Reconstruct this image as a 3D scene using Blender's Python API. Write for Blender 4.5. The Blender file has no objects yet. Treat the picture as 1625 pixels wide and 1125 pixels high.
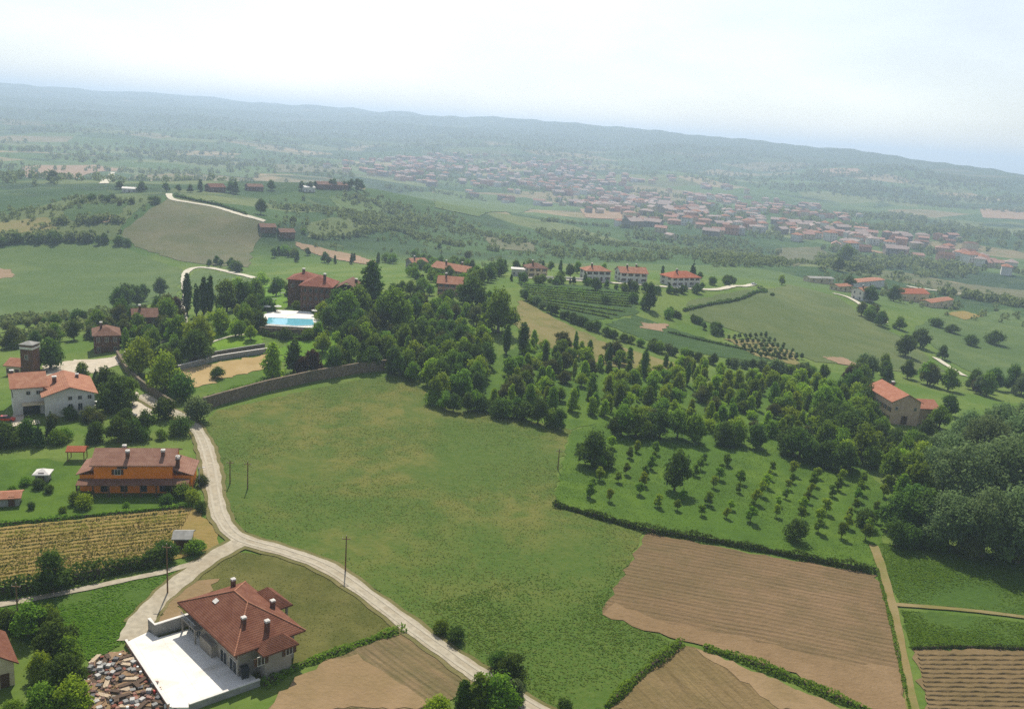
import bpy, bmesh, math, random
import numpy as np
from mathutils import Matrix, Vector
from mathutils.geometry import delaunay_2d_cdt

# ---------------------------------------------------------------- camera model and terrain
W0, H0, FOC = 1625.0, 1125.0, 1450.0          # photograph frame the layout was surveyed in
CAM = np.array((0.0, 0.0, 85.0))
PITCH, ROLL = math.radians(13.8), math.radians(4.3)
_F = np.array((0, math.cos(PITCH), -math.sin(PITCH)))
_r0 = np.array((1.0, 0, 0)); _u0 = np.array((0, math.sin(PITCH), math.cos(PITCH)))
_R = math.cos(ROLL)*_r0 + math.sin(ROLL)*_u0
_U = -math.sin(ROLL)*_r0 + math.cos(ROLL)*_u0

def ray(u, v):
    d = _F*FOC + _R*(u-W0/2) + _U*(H0/2-v)
    return d/np.linalg.norm(d)

def project(p):
    q = np.asarray(p, float)-CAM
    z = q@_F
    return W0/2+FOC*(q@_R)/z, H0/2-FOC*(q@_U)/z

# surveyed heights: (u, v, z) = the ground seen at that place of the view lies at height z
SURVEY = [(0,1125,-1),(400,1125,-1),(812,1125,-2),(1200,1125,-4),(1625,1125,-7),
 (0,900,0),(380,860,0),(812,900,-1),(1200,900,-3),(1625,900,-6),
 (330,700,1),(600,700,1),(900,690,0),(1200,700,-3),(1450,720,-5),(1625,700,-8),
 (100,650,2),(270,640,2),(560,605,3),(700,600,3),
 (510,490,10),(430,520,8),(350,560,5),(640,500,9),(700,450,9),
 (850,445,6),(950,448,5),(1090,455,3),(1200,462,0),
 (900,560,1),(1050,580,-2),(1250,600,-6),(1400,605,-10),
 (950,500,3),(1100,540,-4),(1250,480,-7),(1400,540,-14),(1550,600,-18),(1625,570,-24),(1330,470,-12),(1450,480,-20),(1600,480,-28),
 (900,400,-25),(1100,400,-30),(1300,420,-25),(1500,440,-33),(1620,450,-36),(850,370,-36),(1100,370,-42),(1400,380,-46),
 (600,280,-50),(900,300,-52),(1200,340,-51),(1500,390,-48),(1600,350,-48),
 (100,575,-1),(0,575,-3),(0,500,-22),(150,490,-22),(280,450,-20),(400,440,-15),(0,400,-22),(200,390,-18),(420,390,-16),(290,415,-20),
 (270,312,8),(350,310,8),(420,350,0),(100,328,0),(0,345,-10),(0,318,-12),
 (540,298,6),(500,296,4),(590,306,-2),(620,340,-16),(700,380,-22),(560,380,-16),(520,345,-4),(480,370,-10),(470,330,-2),(440,345,-12),(700,330,-40),
 (290,285,-45),(0,280,-45),(150,288,-45),(0,240,-42),(200,222,-36),(400,232,-40),(430,270,-46)]
_P = []
for _u, _v, _z in SURVEY:
    _d = ray(_u, _v); _t = (_z-CAM[2])/_d[2]
    _P.append((_d[0]*_t, _d[1]*_t, _z))
_P += [(-400,-300,0),(400,-300,-6),(0,-300,-3),(-300,60,0),(300,60,-6),(0,60,-2),(-900,300,-12),(900,300,-25),(-1500,900,-30),(1500,900,-40),(-1600,1800,-45),(1800,1800,-48)]
_P = np.array(_P, float)

def _phi(a, b):
    r2 = ((a[:, None, 0]-b[None, :, 0])**2+(a[:, None, 1]-b[None, :, 1])**2)/1e6+4e-4
    return np.sqrt(r2)
_A = np.zeros((len(_P)+1, len(_P)+1)); _A[:-1, :-1] = _phi(_P, _P)-np.eye(len(_P))*0.004
_A[-1, :-1] = 1; _A[:-1, -1] = 1
_Wt = np.linalg.solve(_A, np.append(_P[:, 2], 0))

_AZ = np.radians([-60, -40, -29, -25, -21, -16, -10, -6, -2, 3, 8, 14, 20, 25, 29, 40, 60])
_RZ = np.array([150, 150, 142, 158, 150, 155, 145, 150, 157, 152, 140, 122, 104, 76, 58, 40, 40])   # ridge height
_RR = np.array([9200, 9200, 9000, 8800, 8600, 8200, 7600, 7000, 6500, 6000, 5600, 5200, 4800, 4400, 4200, 4200, 4200])

def sm(a, b, x):
    t = np.clip((x-a)/(b-a), 0, 1); return t*t*(3-2*t)

def waves(x, y):
    s = 0
    for k, (a, b, c, m) in enumerate(((.0051,.0021,.3,1),(-.0023,.0047,1.9,1),(.0038,-.0061,4.1,.7),(.0103,.0049,2.2,.45),(-.0081,.0121,.7,.4),(.0181,-.0152,3.3,.2),(.0262,.0211,5.1,.14))):
        s = s+m*np.sin(a*x+b*y+c+.8*np.sin(b*x*.7-a*y*.6+k))
    return s

def height(x, y):
    x = np.atleast_1d(np.asarray(x, float)); y = np.atleast_1d(np.asarray(y, float))
    sh = x.shape; x = x.ravel(); y = y.ravel()
    pts = np.stack((x, y), 1)
    z = np.empty(len(x))
    for i in range(0, len(x), 40000):
        z[i:i+40000] = _phi(pts[i:i+40000], _P)@_Wt[:-1]+_Wt[-1]
    r = np.hypot(x, y); az = np.arctan2(x, np.maximum(y, 1e-6)); az = np.where(y <= 0, np.sign(x)*1.05, az)
    rz = np.interp(az, _AZ, _RZ); rr = np.interp(az, _AZ, _RR)
    w = waves(x, y)
    s = sm(2300, 1, 1)*0+np.clip((r-2300)/(rr-2300), 0, 1.6)
    rise = np.where(s < 1, s**1.25, 1-(s-1)*1.2)
    far = -50+(rz+50)*rise+w*8*sm(2300, 3600, r)*(1-.85*sm(.55, 1, s)*sm(-.15, .1, az))
    far = far+ (np.sin(az*61)*2.5+np.sin(az*137+1)*2+np.sin(az*290)*1.5)*sm(.7, 1, s)
    k = sm(1900, 2700, r)
    z = z*(1-k)+far*k
    z = z+w*3.6*sm(600, 1200, r)*(1-k)+waves(x*3.1, y*3.1)*1.2*sm(480, 900, r)*(1-.6*k)
    return z.reshape(sh)

def hz(x, y):
    return float(height(x, y)[0])

_T = np.geomspace(55, 13000, 900)
def hit(u, v):
    """the place on the ground seen at (u, v) of the surveyed view"""
    d = ray(u, v)
    p = CAM+_T[:, None]*d
    g = p[:, 2]-height(p[:, 0], p[:, 1])
    i = np.argmax(g < 0)
    if g[i] >= 0:
        i = len(_T)-1
    a, b = _T[max(i-1, 0)], _T[i]
    for _ in range(18):
        m = (a+b)/2; q = CAM+m*d
        if q[2] < hz(q[0], q[1]): b = m
        else: a = m
    q = CAM+b*d
    return np.array((q[0], q[1], hz(q[0], q[1])))
def dist(p):
    return float(np.linalg.norm(np.asarray(p, float)-CAM))
def scale(p):
    return dist(p)/FOC      # metres per surveyed pixel

# ---------------------------------------------------------------- camera, sky, sun, exposure
scene = bpy.context.scene
C = scene.collection
cam_data = bpy.data.cameras.new('camera'); cam = bpy.data.objects.new('camera', cam_data); C.objects.link(cam)
cam_data.sensor_width = 36.0; cam_data.lens = 36.0*FOC/W0; cam_data.clip_start = 1.0; cam_data.clip_end = 40000.0
cam.matrix_world = Matrix(((_R[0], _U[0], -_F[0], CAM[0]), (_R[1], _U[1], -_F[1], CAM[1]), (_R[2], _U[2], -_F[2], CAM[2]), (0, 0, 0, 1)))
scene.camera = cam

SUN_AZ, SUN_EL = math.radians(-9), math.radians(51)         # azimuth from +Y (view), negative = to the left
sun_dir = Vector((math.sin(SUN_AZ)*math.cos(SUN_EL), math.cos(SUN_AZ)*math.cos(SUN_EL), math.sin(SUN_EL)))
sd = bpy.data.lights.new('sun', 'SUN'); sd.energy = 5.0; sd.angle = math.radians(0.6); sd.color = (1.0, 0.94, 0.82)
so = bpy.data.objects.new('sun', sd); C.objects.link(so)
so.rotation_euler = sun_dir.to_track_quat('Z', 'Y').to_euler()

world = bpy.data.worlds.new('World'); scene.world = world; world.use_nodes = True
wn = world.node_tree; wn.nodes.clear()
sky = wn.nodes.new('ShaderNodeTexSky'); sky.sky_type = 'NISHITA'; sky.sun_disc = False
sky.sun_elevation = SUN_EL; sky.sun_rotation = SUN_AZ
sky.altitude = 300; sky.air_density = 1.0; sky.dust_density = 1.2; sky.ozone_density = 1.6
bg = wn.nodes.new('ShaderNodeBackground'); bg.inputs['Strength'].default_value = 0.13
wo = wn.nodes.new('ShaderNodeOutputWorld')
hsv = wn.nodes.new('ShaderNodeHueSaturation'); hsv.inputs['Saturation'].default_value = 0.5; hsv.inputs['Value'].default_value = 1.0   # milky summer sky
tcw = wn.nodes.new('ShaderNodeTexCoord'); mpw = wn.nodes.new('ShaderNodeMapping'); mpw.inputs['Scale'].default_value = (2.2, 1.6, 7.0)
nzw = wn.nodes.new('ShaderNodeTexNoise'); nzw.inputs['Scale'].default_value = 1.6; nzw.inputs['Detail'].default_value = 5.0; nzw.inputs['Roughness'].default_value = .55   # faint thin cloud
mrw = wn.nodes.new('ShaderNodeMapRange'); mrw.inputs[1].default_value = .35; mrw.inputs[2].default_value = .7; mrw.inputs[3].default_value = .93; mrw.inputs[4].default_value = 1.12
wn.links.new(tcw.outputs['Generated'], mpw.inputs['Vector']); wn.links.new(mpw.outputs[0], nzw.inputs['Vector']); wn.links.new(nzw.outputs['Fac'], mrw.inputs[0]); wn.links.new(mrw.outputs[0], hsv.inputs['Value'])
wn.links.new(sky.outputs[0], hsv.inputs['Color']); wn.links.new(hsv.outputs[0], bg.inputs['Color']); wn.links.new(bg.outputs[0], wo.inputs['Surface'])

vs = scene.view_settings; vs.view_transform = 'Standard'; vs.look = 'None'; vs.exposure = 0.1; vs.gamma = 1.0; vs.use_curve_mapping = False
scene.cycles.use_denoising = False
scene.cycles.max_bounces = 5; scene.cycles.diffuse_bounces = 2; scene.cycles.glossy_bounces = 2
scene.cycles.transmission_bounces = 3; scene.cycles.volume_bounces = 1; scene.cycles.transparent_max_bounces = 8
scene.cycles.caustics_reflective = False; scene.cycles.caustics_refractive = False

# ---------------------------------------------------------------- helpers
random.seed(7); RNG = np.random.default_rng(11)
def srgb(r, g, b):
    return tuple(((c/255)/12.92 if c <= 10 else ((c/255+0.055)/1.055)**2.4) for c in (r, g, b))+(1.0,)

class NT:
    """small node-tree writer"""
    def __init__(s, name):
        s.m = bpy.data.materials.new(name); s.m.use_nodes = True; s.t = s.m.node_tree; s.t.nodes.clear()
        s.out = s.t.nodes.new('ShaderNodeOutputMaterial')
    def n(s, ty, **kw):
        o = s.t.nodes.new('ShaderNode'+ty)
        for k, v in kw.items():
            if k in o.inputs.keys() if isinstance(k, str) else False: s.set(o.inputs[k], v)
            else: setattr(o, k, v)
        return o
    def set(s, sock, v):
        if isinstance(v, bpy.types.NodeSocket): s.t.links.new(v, sock)
        else: sock.default_value = v
    def math(s, op, a, b=0.0, c=0.0):
        o = s.t.nodes.new('ShaderNodeMath'); o.operation = op
        for i, v in enumerate((a, b, c)): s.set(o.inputs[i], v)
        return o.outputs[0]
    def mix(s, f, a, b):
        o = s.t.nodes.new('ShaderNodeMix'); o.data_type = 'RGBA'
        s.set(o.inputs[0], f); s.set(o.inputs[6], a); s.set(o.inputs[7], b)
        return o.outputs[2]
    def noise(s, vec, scale, detail=3.0, rough=0.55, dist=0.0):
        o = s.t.nodes.new('ShaderNodeTexNoise'); s.set(o.inputs['Vector'], vec)
        o.inputs['Scale'].default_value = scale; o.inputs['Detail'].default_value = detail
        o.inputs['Roughness'].default_value = rough; o.inputs['Distortion'].default_value = dist
        return o.outputs['Fac']
    def ramp(s, f, lo, hi):
        o = s.t.nodes.new('ShaderNodeMapRange'); s.set(o.inputs[0], f)
        o.inputs[1].default_value = lo; o.inputs[2].default_value = hi
        o.interpolation_type = 'SMOOTHSTEP'
        return o.outputs[0]
    def coord(s, what='Object'):
        return s.t.nodes.new('ShaderNodeTexCoord').outputs[what]
    def bump(s, h, strength, dist):
        o = s.t.nodes.new('ShaderNodeBump'); s.set(o.inputs['Height'], h)
        o.inputs['Strength'].default_value = strength; o.inputs['Distance'].default_value = dist
        return o.outputs[0]
    def bsdf(s, col, rough=0.9, normal=None, spec=0.2, metal=0.0):
        o = s.t.nodes.new('ShaderNodeBsdfPrincipled'); s.set(o.inputs['Base Color'], col); s.set(o.inputs['Roughness'], rough)
        o.inputs['Specular IOR Level'].default_value = spec; o.inputs['Metallic'].default_value = metal
        if normal is not None: s.t.links.new(normal, o.inputs['Normal'])
        s.t.links.new(o.outputs[0], s.out.inputs['Surface'])
        return o

GK = .93
def ground_mat(name, cols, patch=0.02, rows=None, bump=0.35, fine=1.2, mid=0.12, bare=None, fresh=None):
    """cols: three srgb tones of the surface; rows=(angle, spacing, tone, strength): worked rows"""
    dull = lambda q: tuple(c*GK*k for c, k in zip(q, (.98, .94, .98) if q[1] > q[0] else (1, 1, 1)))   # olive rather than emerald greens
    cols = [dull(q) for q in cols]; fresh = dull(fresh) if fresh else None
    t = NT(name); p = t.coord()
    a = t.ramp(t.noise(p, patch, 4, .6, .4), .38, .62)
    b = t.ramp(t.noise(p, mid, 4, .6, .3), .35, .68)
    f = t.noise(p, fine, 3, .65)
    col = t.mix(a, srgb(*cols[0]), srgb(*cols[1]))
    col = t.mix(t.math('MULTIPLY', b, .8), col, srgb(*cols[2]))
    if fresh:                                     # lusher grass on the damper lower ground
        sy = t.n('SeparateXYZ'); t.set(sy.inputs[0], p)
        yy = t.math('ADD', sy.outputs[1], t.math('MULTIPLY', t.noise(p, .03, 3, .6), 60))
        col = t.mix(t.math('MULTIPLY', t.ramp(yy, 235, 165), .8), col, srgb(*fresh))
    m2 = t.noise(p, mid*3.2, 3, .7, .3)
    col = t.mix(t.math('MULTIPLY', t.ramp(m2, .5, .78), .2), col, srgb(*[c*.74 for c in cols[2]]))
    col = t.mix(t.math('MULTIPLY', t.ramp(m2, .5, .25), .16), col, srgb(*[c*1.14 for c in cols[1]]))
    h = f
    if bare:
        k = t.ramp(t.noise(p, patch*2.3, 4, .65, .5), bare[1], bare[1]+.12)
        col = t.mix(k, col, srgb(*bare[0]))
    if rows:
        ang, sp, tone, st = rows
        s = t.n('SeparateXYZ'); t.set(s.inputs[0], p)
        d = t.math('ADD', t.math('MULTIPLY', s.outputs[0], -math.sin(ang)), t.math('MULTIPLY', s.outputs[1], math.cos(ang)))
        wob = t.math('MULTIPLY', t.math('SUBTRACT', t.noise(p, .05, 2), .5), sp*1.6)
        ph = t.math('MULTIPLY', t.math('ADD', d, wob), 2*math.pi/sp)
        w = t.math('MULTIPLY_ADD', t.math('SINE', ph), .5, .5)
        brk = t.ramp(t.noise(p, .06, 3), .3, .65)
        # long streaks following the rows
        cb = t.n('CombineXYZ')
        e = t.math('ADD', t.math('MULTIPLY', s.outputs[0], math.cos(ang)), t.math('MULTIPLY', s.outputs[1], math.sin(ang)))
        t.set(cb.inputs[0], t.math('MULTIPLY', e, .035)); t.set(cb.inputs[1], t.math('MULTIPLY', d, .55))
        stk = t.ramp(t.noise(cb.outputs[0], 1.0, 3, .6), .35, .65)
        cb2 = t.n('CombineXYZ'); t.set(cb2.inputs[0], t.math('MULTIPLY', e, .09)); t.set(cb2.inputs[1], t.math('MULTIPLY', d, 1.5))
        stk2 = t.noise(cb2.outputs[0], 1.0, 3, .65)
        col = t.mix(t.math('MULTIPLY', t.math('MULTIPLY', w, brk), st*.35), col, srgb(*tone))
        col = t.mix(t.math('MULTIPLY', stk, st), col, srgb(*tone))
        col = t.mix(t.math('MULTIPLY', t.ramp(stk2, .48, .72), st*1.5), col, srgb(*[c*.82 for c in tone]))
        col = t.mix(t.math('MULTIPLY', t.math('MULTIPLY', t.ramp(stk2, .46, .3), brk), st*1.1), col, srgb(*[min(255, c*1.25) for c in cols[1]]))
        w = t.math('ADD', t.math('MULTIPLY', w, .4), stk2)
        h = t.math('ADD', t.math('MULTIPLY', w, .8), f)
    col = t.mix(t.math('MULTIPLY', t.math('SUBTRACT', f, .4), .9), col, t.mix(.5, col, srgb(*[min(255, int(c*1.22)) for c in cols[1]])))
    t.bsdf(col, .95, t.bump(h, bump, .5), .08)
    return t.m

def plain_mat(name, rgb, rough=.8, var=.12, scale=2.0, bump=.1, spec=.25, dirt=None):
    t = NT(name); p = t.coord()
    n1 = t.noise(p, scale, 4, .6); n2 = t.noise(p, scale*.17, 3, .6)
    c = srgb(*rgb); lo = tuple(x*(1-var*2) for x in c[:3])+(1,); hi = tuple(min(1, x*(1+var)) for x in c[:3])+(1,)
    col = t.mix(t.ramp(n1, .3, .7), lo, hi)
    if dirt: col = t.mix(t.math('MULTIPLY', t.ramp(n2, .45, .75), .75), col, srgb(*dirt))
    t.bsdf(col, rough, t.bump(n1, bump, .05), spec)
    return t.m

def roof_mat(name, rgb, alt):
    """clay tiles: courses along the slope from the height, weathered patches"""
    t = NT(name); p = t.coord(); s = t.n('SeparateXYZ'); t.set(s.inputs[0], p)
    n1 = t.noise(p, .55, 4, .65); n2 = t.noise(p, 3.5, 3, .7)
    oi = t.n('ObjectInfo')
    col = t.mix(t.ramp(n1, .35, .66), srgb(*rgb), srgb(*alt))
    dk = tuple(x*.5 for x in srgb(*rgb)[:3])+(1,)
    col = t.mix(t.math('MULTIPLY', t.ramp(n2, .45, .75), .55), col, dk)
    w = t.math('MULTIPLY_ADD', t.math('SINE', t.math('MULTIPLY', s.outputs[2], 2*math.pi/.16)), .5, .5)
    w2 = t.math('MULTIPLY_ADD', t.math('SINE', t.math('MULTIPLY', t.math('ADD', s.outputs[0], s.outputs[1]), 2*math.pi/.42)), .5, .5)
    col = t.mix(t.math('MULTIPLY', w, .22), col, dk)
    t.bsdf(col, .9, t.bump(t.math('ADD', w2, t.math('ADD', w, n2)), .5, .06), .12)
    return t.m

def leaf_mat(name, rgb, rgb2, trans=.48, isl=.35):
    t = NT(name); oi = t.n('ObjectInfo'); p = t.coord()
    g = t.n('NewGeometry')
    n = t.noise(p, .9, 3, .6)
    col = t.mix(t.ramp(n, .3, .7), srgb(*rgb), srgb(*rgb2))
    col = t.mix(t.math('MULTIPLY', g.outputs['Random Per Island'], isl), col, srgb(*[int(c*.6) for c in rgb]))
    hs = t.n('HueSaturation'); t.set(hs.inputs['Color'], col)
    t.set(hs.inputs['Hue'], t.math('MULTIPLY_ADD', oi.outputs['Random'], .035, .482))
    t.set(hs.inputs['Value'], t.math('MULTIPLY_ADD', oi.outputs['Random'], .5, .75))
    d = t.n('BsdfDiffuse'); tr = t.n('BsdfTranslucent'); mx = t.n('MixShader')
    t.set(d.inputs[0], hs.outputs[0]); t.set(tr.inputs[0], hs.outputs[0]); mx.inputs[0].default_value = trans
    t.t.links.new(d.outputs[0], mx.inputs[1]); t.t.links.new(tr.outputs[0], mx.inputs[2]); t.t.links.new(mx.outputs[0], t.out.inputs['Surface'])
    return t.m

def mesh(name, V, F, mat, FM=None, smooth=False):
    me = bpy.data.meshes.new(name)
    V = np.asarray(V, float)
    if isinstance(F, np.ndarray):
        k = F.shape[1]; n = len(F)
        me.vertices.add(len(V)); me.vertices.foreach_set('co', V.ravel().astype(np.float32))
        me.loops.add(n*k); me.loops.foreach_set('vertex_index', F.ravel().astype(np.int32))
        me.polygons.add(n); me.polygons.foreach_set('loop_start', (np.arange(n)*k).astype(np.int32))
        me.update(calc_edges=True); me.validate()
    else:
        me.from_pydata([tuple(v) for v in V], [], F); me.update()
    for m in (mat if isinstance(mat, (list, tuple)) else [mat]): me.materials.append(m)
    if FM is not None: me.polygons.foreach_set('material_index', np.asarray(FM, np.int32))
    if smooth: me.polygons.foreach_set('use_smooth', np.ones(len(me.polygons), bool))
    return me

def obj(name, me, parent=None, loc=None, rz=0.0):
    o = bpy.data.objects.new(name, me); C.objects.link(o)
    if parent is not None: o.parent = parent
    if loc is not None: o.location = loc
    if rz: o.rotation_euler = (0, 0, rz)
    return o
def tag(o, label, cat, group=None):
    o['label'] = label; o['category'] = cat
    if group: o['group'] = group
    return o
def struct(o, kind='structure'):
    o['kind'] = kind; return o
def empty(name, loc, rz=0.0):
    o = bpy.data.objects.new(name, None); C.objects.link(o); o.location = loc; o.rotation_euler = (0, 0, rz); o.empty_display_size = .5
    return o

ONES = ['', 'first', 'second', 'third', 'fourth', 'fifth', 'sixth', 'seventh', 'eighth', 'ninth', 'tenth', 'eleventh', 'twelfth', 'thirteenth', 'fourteenth', 'fifteenth', 'sixteenth', 'seventeenth', 'eighteenth', 'nineteenth']
TENS = {2: ('twenty', 'twentieth'), 3: ('thirty', 'thirtieth'), 4: ('forty', 'fortieth'), 5: ('fifty', 'fiftieth'), 6: ('sixty', 'sixtieth'), 7: ('seventy', 'seventieth'), 8: ('eighty', 'eightieth'), 9: ('ninety', 'ninetieth')}
def nth(k):
    if k < 20: return ONES[k]
    a, b = divmod(k, 10)
    return TENS[a][1] if b == 0 else TENS[a][0]+'-'+ONES[b]

class MB:
    """collects boxes, prisms and tubes into one mesh"""
    def __init__(s): s.V = []; s.F = []; s.M = []
    def add(s, vs, fs, m=0):
        b = len(s.V); s.V += [tuple(v) for v in vs]; s.F += [tuple(b+i for i in f) for f in fs]; s.M += [m]*len(fs)
    def box(s, x0, y0, z0, x1, y1, z1, m=0):
        s.add([(x0,y0,z0),(x1,y0,z0),(x1,y1,z0),(x0,y1,z0),(x0,y0,z1),(x1,y0,z1),(x1,y1,z1),(x0,y1,z1)],
              [(0,3,2,1),(4,5,6,7),(0,1,5,4),(1,2,6,5),(2,3,7,6),(3,0,4,7)], m)
    def tube(s, a, b, ra, rb, n=6, m=0):
        a = np.array(a, float); b = np.array(b, float); d = b-a; d /= np.linalg.norm(d)
        e = np.cross(d, (0, 0, 1) if abs(d[2]) < .9 else (1, 0, 0)); e /= np.linalg.norm(e); f = np.cross(d, e)
        ang = np.arange(n)*2*math.pi/n
        ra_ = [a+ra*(math.cos(t)*e+math.sin(t)*f) for t in ang]; rb_ = [b+rb*(math.cos(t)*e+math.sin(t)*f) for t in ang]
        s.add(ra_+rb_, [(i, (i+1) % n, n+(i+1) % n, n+i) for i in range(n)]+[tuple(range(n-1, -1, -1)), tuple(range(n, 2*n))], m)
    def prism(s, poly, z0, z1, m=0):
        n = len(poly)
        s.add([(x, y, z0) for x, y in poly]+[(x, y, z1) for x, y in poly],
              [tuple(range(n-1, -1, -1)), tuple(range(n, 2*n))]+[(i, (i+1) % n, n+(i+1) % n, n+i) for i in range(n)], m)
    def mesh(s, name, mats): return mesh(name, s.V, s.F, mats, s.M)
    def obj(s, name, mats, parent=None, loc=None, rz=0.0): return obj(name, s.mesh(name, mats), parent, loc, rz)

# ---- draping on the terrain
def catmull(P, n=6):
    P = [np.array(p, float) for p in P]
    out = []
    for i in range(len(P)-1):
        p0 = P[max(i-1, 0)]; p1 = P[i]; p2 = P[i+1]; p3 = P[min(i+2, len(P)-1)]
        for k in range(n):
            t = k/n
            out.append(.5*((2*p1)+(-p0+p2)*t+(2*p0-5*p1+4*p2-p3)*t*t+(-p0+3*p1-3*p2+p3)*t**3))
    out.append(P[-1]); return out
def dense(P, step):
    out = []
    for a, b in zip(P, P[1:]):
        n = max(1, int(np.linalg.norm(np.array(b)-np.array(a))/step))
        out += [np.array(a)+(np.array(b)-np.array(a))*k/n for k in range(n)]
    return out+[np.array(P[-1])]
def inside(poly, x, y):
    poly = np.asarray(poly); c = np.zeros(len(x), bool); j = len(poly)-1
    for i in range(len(poly)):
        xi, yi = poly[i]; xj, yj = poly[j]
        k = ((yi > y) != (yj > y)) & (x < (xj-xi)*(y-yi)/(yj-yi+1e-12)+xi)
        c ^= k; j = i
    return c
def plan(px):
    return [hit(u, v)[:2] for u, v in px]
def sheet(name, px, mat, off=.12, res=None, wob=0.0, world=False, parent=None):
    P = px if world else plan(px)
    if res is None:
        ext = max(np.ptp([p[0] for p in P]), np.ptp([p[1] for p in P])); res = max(1.5, ext/28)
    ring = dense(list(P)+[P[0]], min(res, 2.0 if dist((P[0][0], P[0][1], 0)) < 420 else 8.0))[:-1]
    if wob:
        ring = [p+np.array((math.sin(p[0]*.9+p[1]*.5)+math.sin(p[1]*1.7-p[0]*.31)+.7*math.sin(p[0]*3.3+p[1]*2.1), math.sin(p[1]*.8-p[0]*.6)+math.sin(p[0]*1.9)))*wob*.5 for p in ring]
    R = np.array(ring); n = len(R)
    gx, gy = np.meshgrid(np.arange(R[:,0].min()+res/2, R[:,0].max(), res), np.arange(R[:,1].min()+res/2, R[:,1].max(), res))
    gx, gy = gx.ravel(), gy.ravel(); k = inside(R, gx, gy); gx, gy = gx[k], gy[k]
    pts = [Vector(p) for p in R]+[Vector((a, b)) for a, b in zip(gx, gy)]
    v, e, f, *_ = delaunay_2d_cdt(pts, [(i, (i+1) % n) for i in range(n)], [], 1, 1e-4)
    V = np.array([(q.x, q.y) for q in v]); z = height(V[:,0], V[:,1])+off
    me = mesh(name, np.column_stack((V, z)), [tuple(t) for t in f], mat, smooth=True)
    # faces up
    if len(me.polygons) and me.polygons[0].normal.z < 0: me.flip_normals()
    return struct(obj(name, me, parent)) if parent is None else obj(name, me, parent)
def ribbon(name, px, w, mat, off=.2, world=False, n=6, step=3.0, cross=4, side=0.0):
    P = dense(catmull(px if world else plan(px), n), step)
    P = np.array(P); T = np.gradient(P, axis=0); T /= np.linalg.norm(T, axis=1)[:, None]+1e-9
    N = np.column_stack((-T[:,1], T[:,0]))
    P = P+N*side
    V = []; F = []
    for i, (p, q) in enumerate(zip(P, N)):
        ww = (w if not callable(w) else w(i/(len(P)-1)))*(1+.07*math.sin(i*1.7)+.06*math.sin(i*.61)+.05*math.sin(i*.23+1))
        for c in range(cross+1): V.append(p+q*ww*(c/cross-.5))
    for i in range(len(P)-1):
        for c in range(cross):
            a = i*(cross+1)+c; F.append((a, a+cross+1, a+cross+2, a+1))
    V = np.array(V); z = height(V[:,0], V[:,1])+off
    me = mesh(name, np.column_stack((V, z)), F, mat, smooth=True)
    if len(me.polygons) and me.polygons[0].normal.z < 0: me.flip_normals()
    return struct(obj(name, me))

# ---------------------------------------------------------------- terrain
def land_mat():
    t = NT('countryside'); p = t.coord()
    s = t.n('SeparateXYZ'); t.set(s.inputs[0], p)
    r = t.math('SQRT', t.math('ADD', t.math('POWER', s.outputs[0], 2.0), t.math('POWER', s.outputs[1], 2.0)))
    wv = t.n('VectorMath', operation='MULTIPLY_ADD'); nn = t.n('TexNoise'); t.set(nn.inputs['Vector'], p); nn.inputs['Scale'].default_value = .004
    t.set(wv.inputs[0], nn.outputs['Color']); wv.inputs[1].default_value = (90, 90, 0); t.set(wv.inputs[2], p)
    vor = t.n('TexVoronoi'); vor.voronoi_dimensions = '2D'; t.set(vor.inputs['Vector'], wv.outputs[0]); vor.inputs['Scale'].default_value = .0062; vor.inputs['Randomness'].default_value = .9
    sc = t.n('SeparateColor'); t.set(sc.inputs[0], vor.outputs['Color'])
    cr = t.n('ValToRGB'); t.set(cr.inputs[0], sc.outputs[0]); cr.color_ramp.interpolation = 'CONSTANT'
    els = cr.color_ramp.elements
    tones = [(0, (64, 88, 46)), (.22, (84, 104, 56)), (.4, (52, 76, 42)), (.55, (104, 112, 70)), (.66, (74, 98, 48)), (.78, (128, 116, 88)), (.86, (92, 96, 62)), (.93, (146, 128, 98))]
    els[0].position, els[0].color = tones[0][0], srgb(*tones[0][1]); els[1].position, els[1].color = tones[1][0], srgb(*tones[1][1])
    for q, c in tones[2:]:
        e = els.new(q); e.color = srgb(*c)
    wood = t.math('MAXIMUM', t.ramp(t.noise(p, .0028, 4, .6, .5), .52, .6), t.math('MULTIPLY', t.ramp(r, 3000, 4600), t.ramp(t.noise(p, .0045, 4, .6, .5), .3, .42)))
    f = t.noise(p, .05, 4, .7)
    far = t.mix(wood, cr.outputs[0], srgb(46, 66, 42))
    far = t.mix(t.math('MULTIPLY', t.ramp(f, .45, .8), .6), far, srgb(50, 70, 44))
    far = t.mix(t.math('MULTIPLY', t.ramp(t.noise(p, .017, 5, .7, .6), .42, .66), .55), far, srgb(70, 92, 50))
    far = t.mix(t.math('MULTIPLY', t.ramp(t.noise(p, .03, 4, .7, .6), .55, .72), .4), far, srgb(112, 120, 76))
    near = t.mix(t.ramp(t.noise(p, .03, 4, .6), .4, .6), srgb(82, 106, 42), srgb(100, 116, 54))
    near = t.mix(t.math('MULTIPLY', t.ramp(t.noise(p, .5, 4, .7), .4, .8), .5), near, srgb(64, 86, 36))
    col = t.mix(t.ramp(r, 620, 760), near, far)
    t.bsdf(col, .95, t.bump(f, .6, 2.0), .05)
    return t.m

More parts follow.
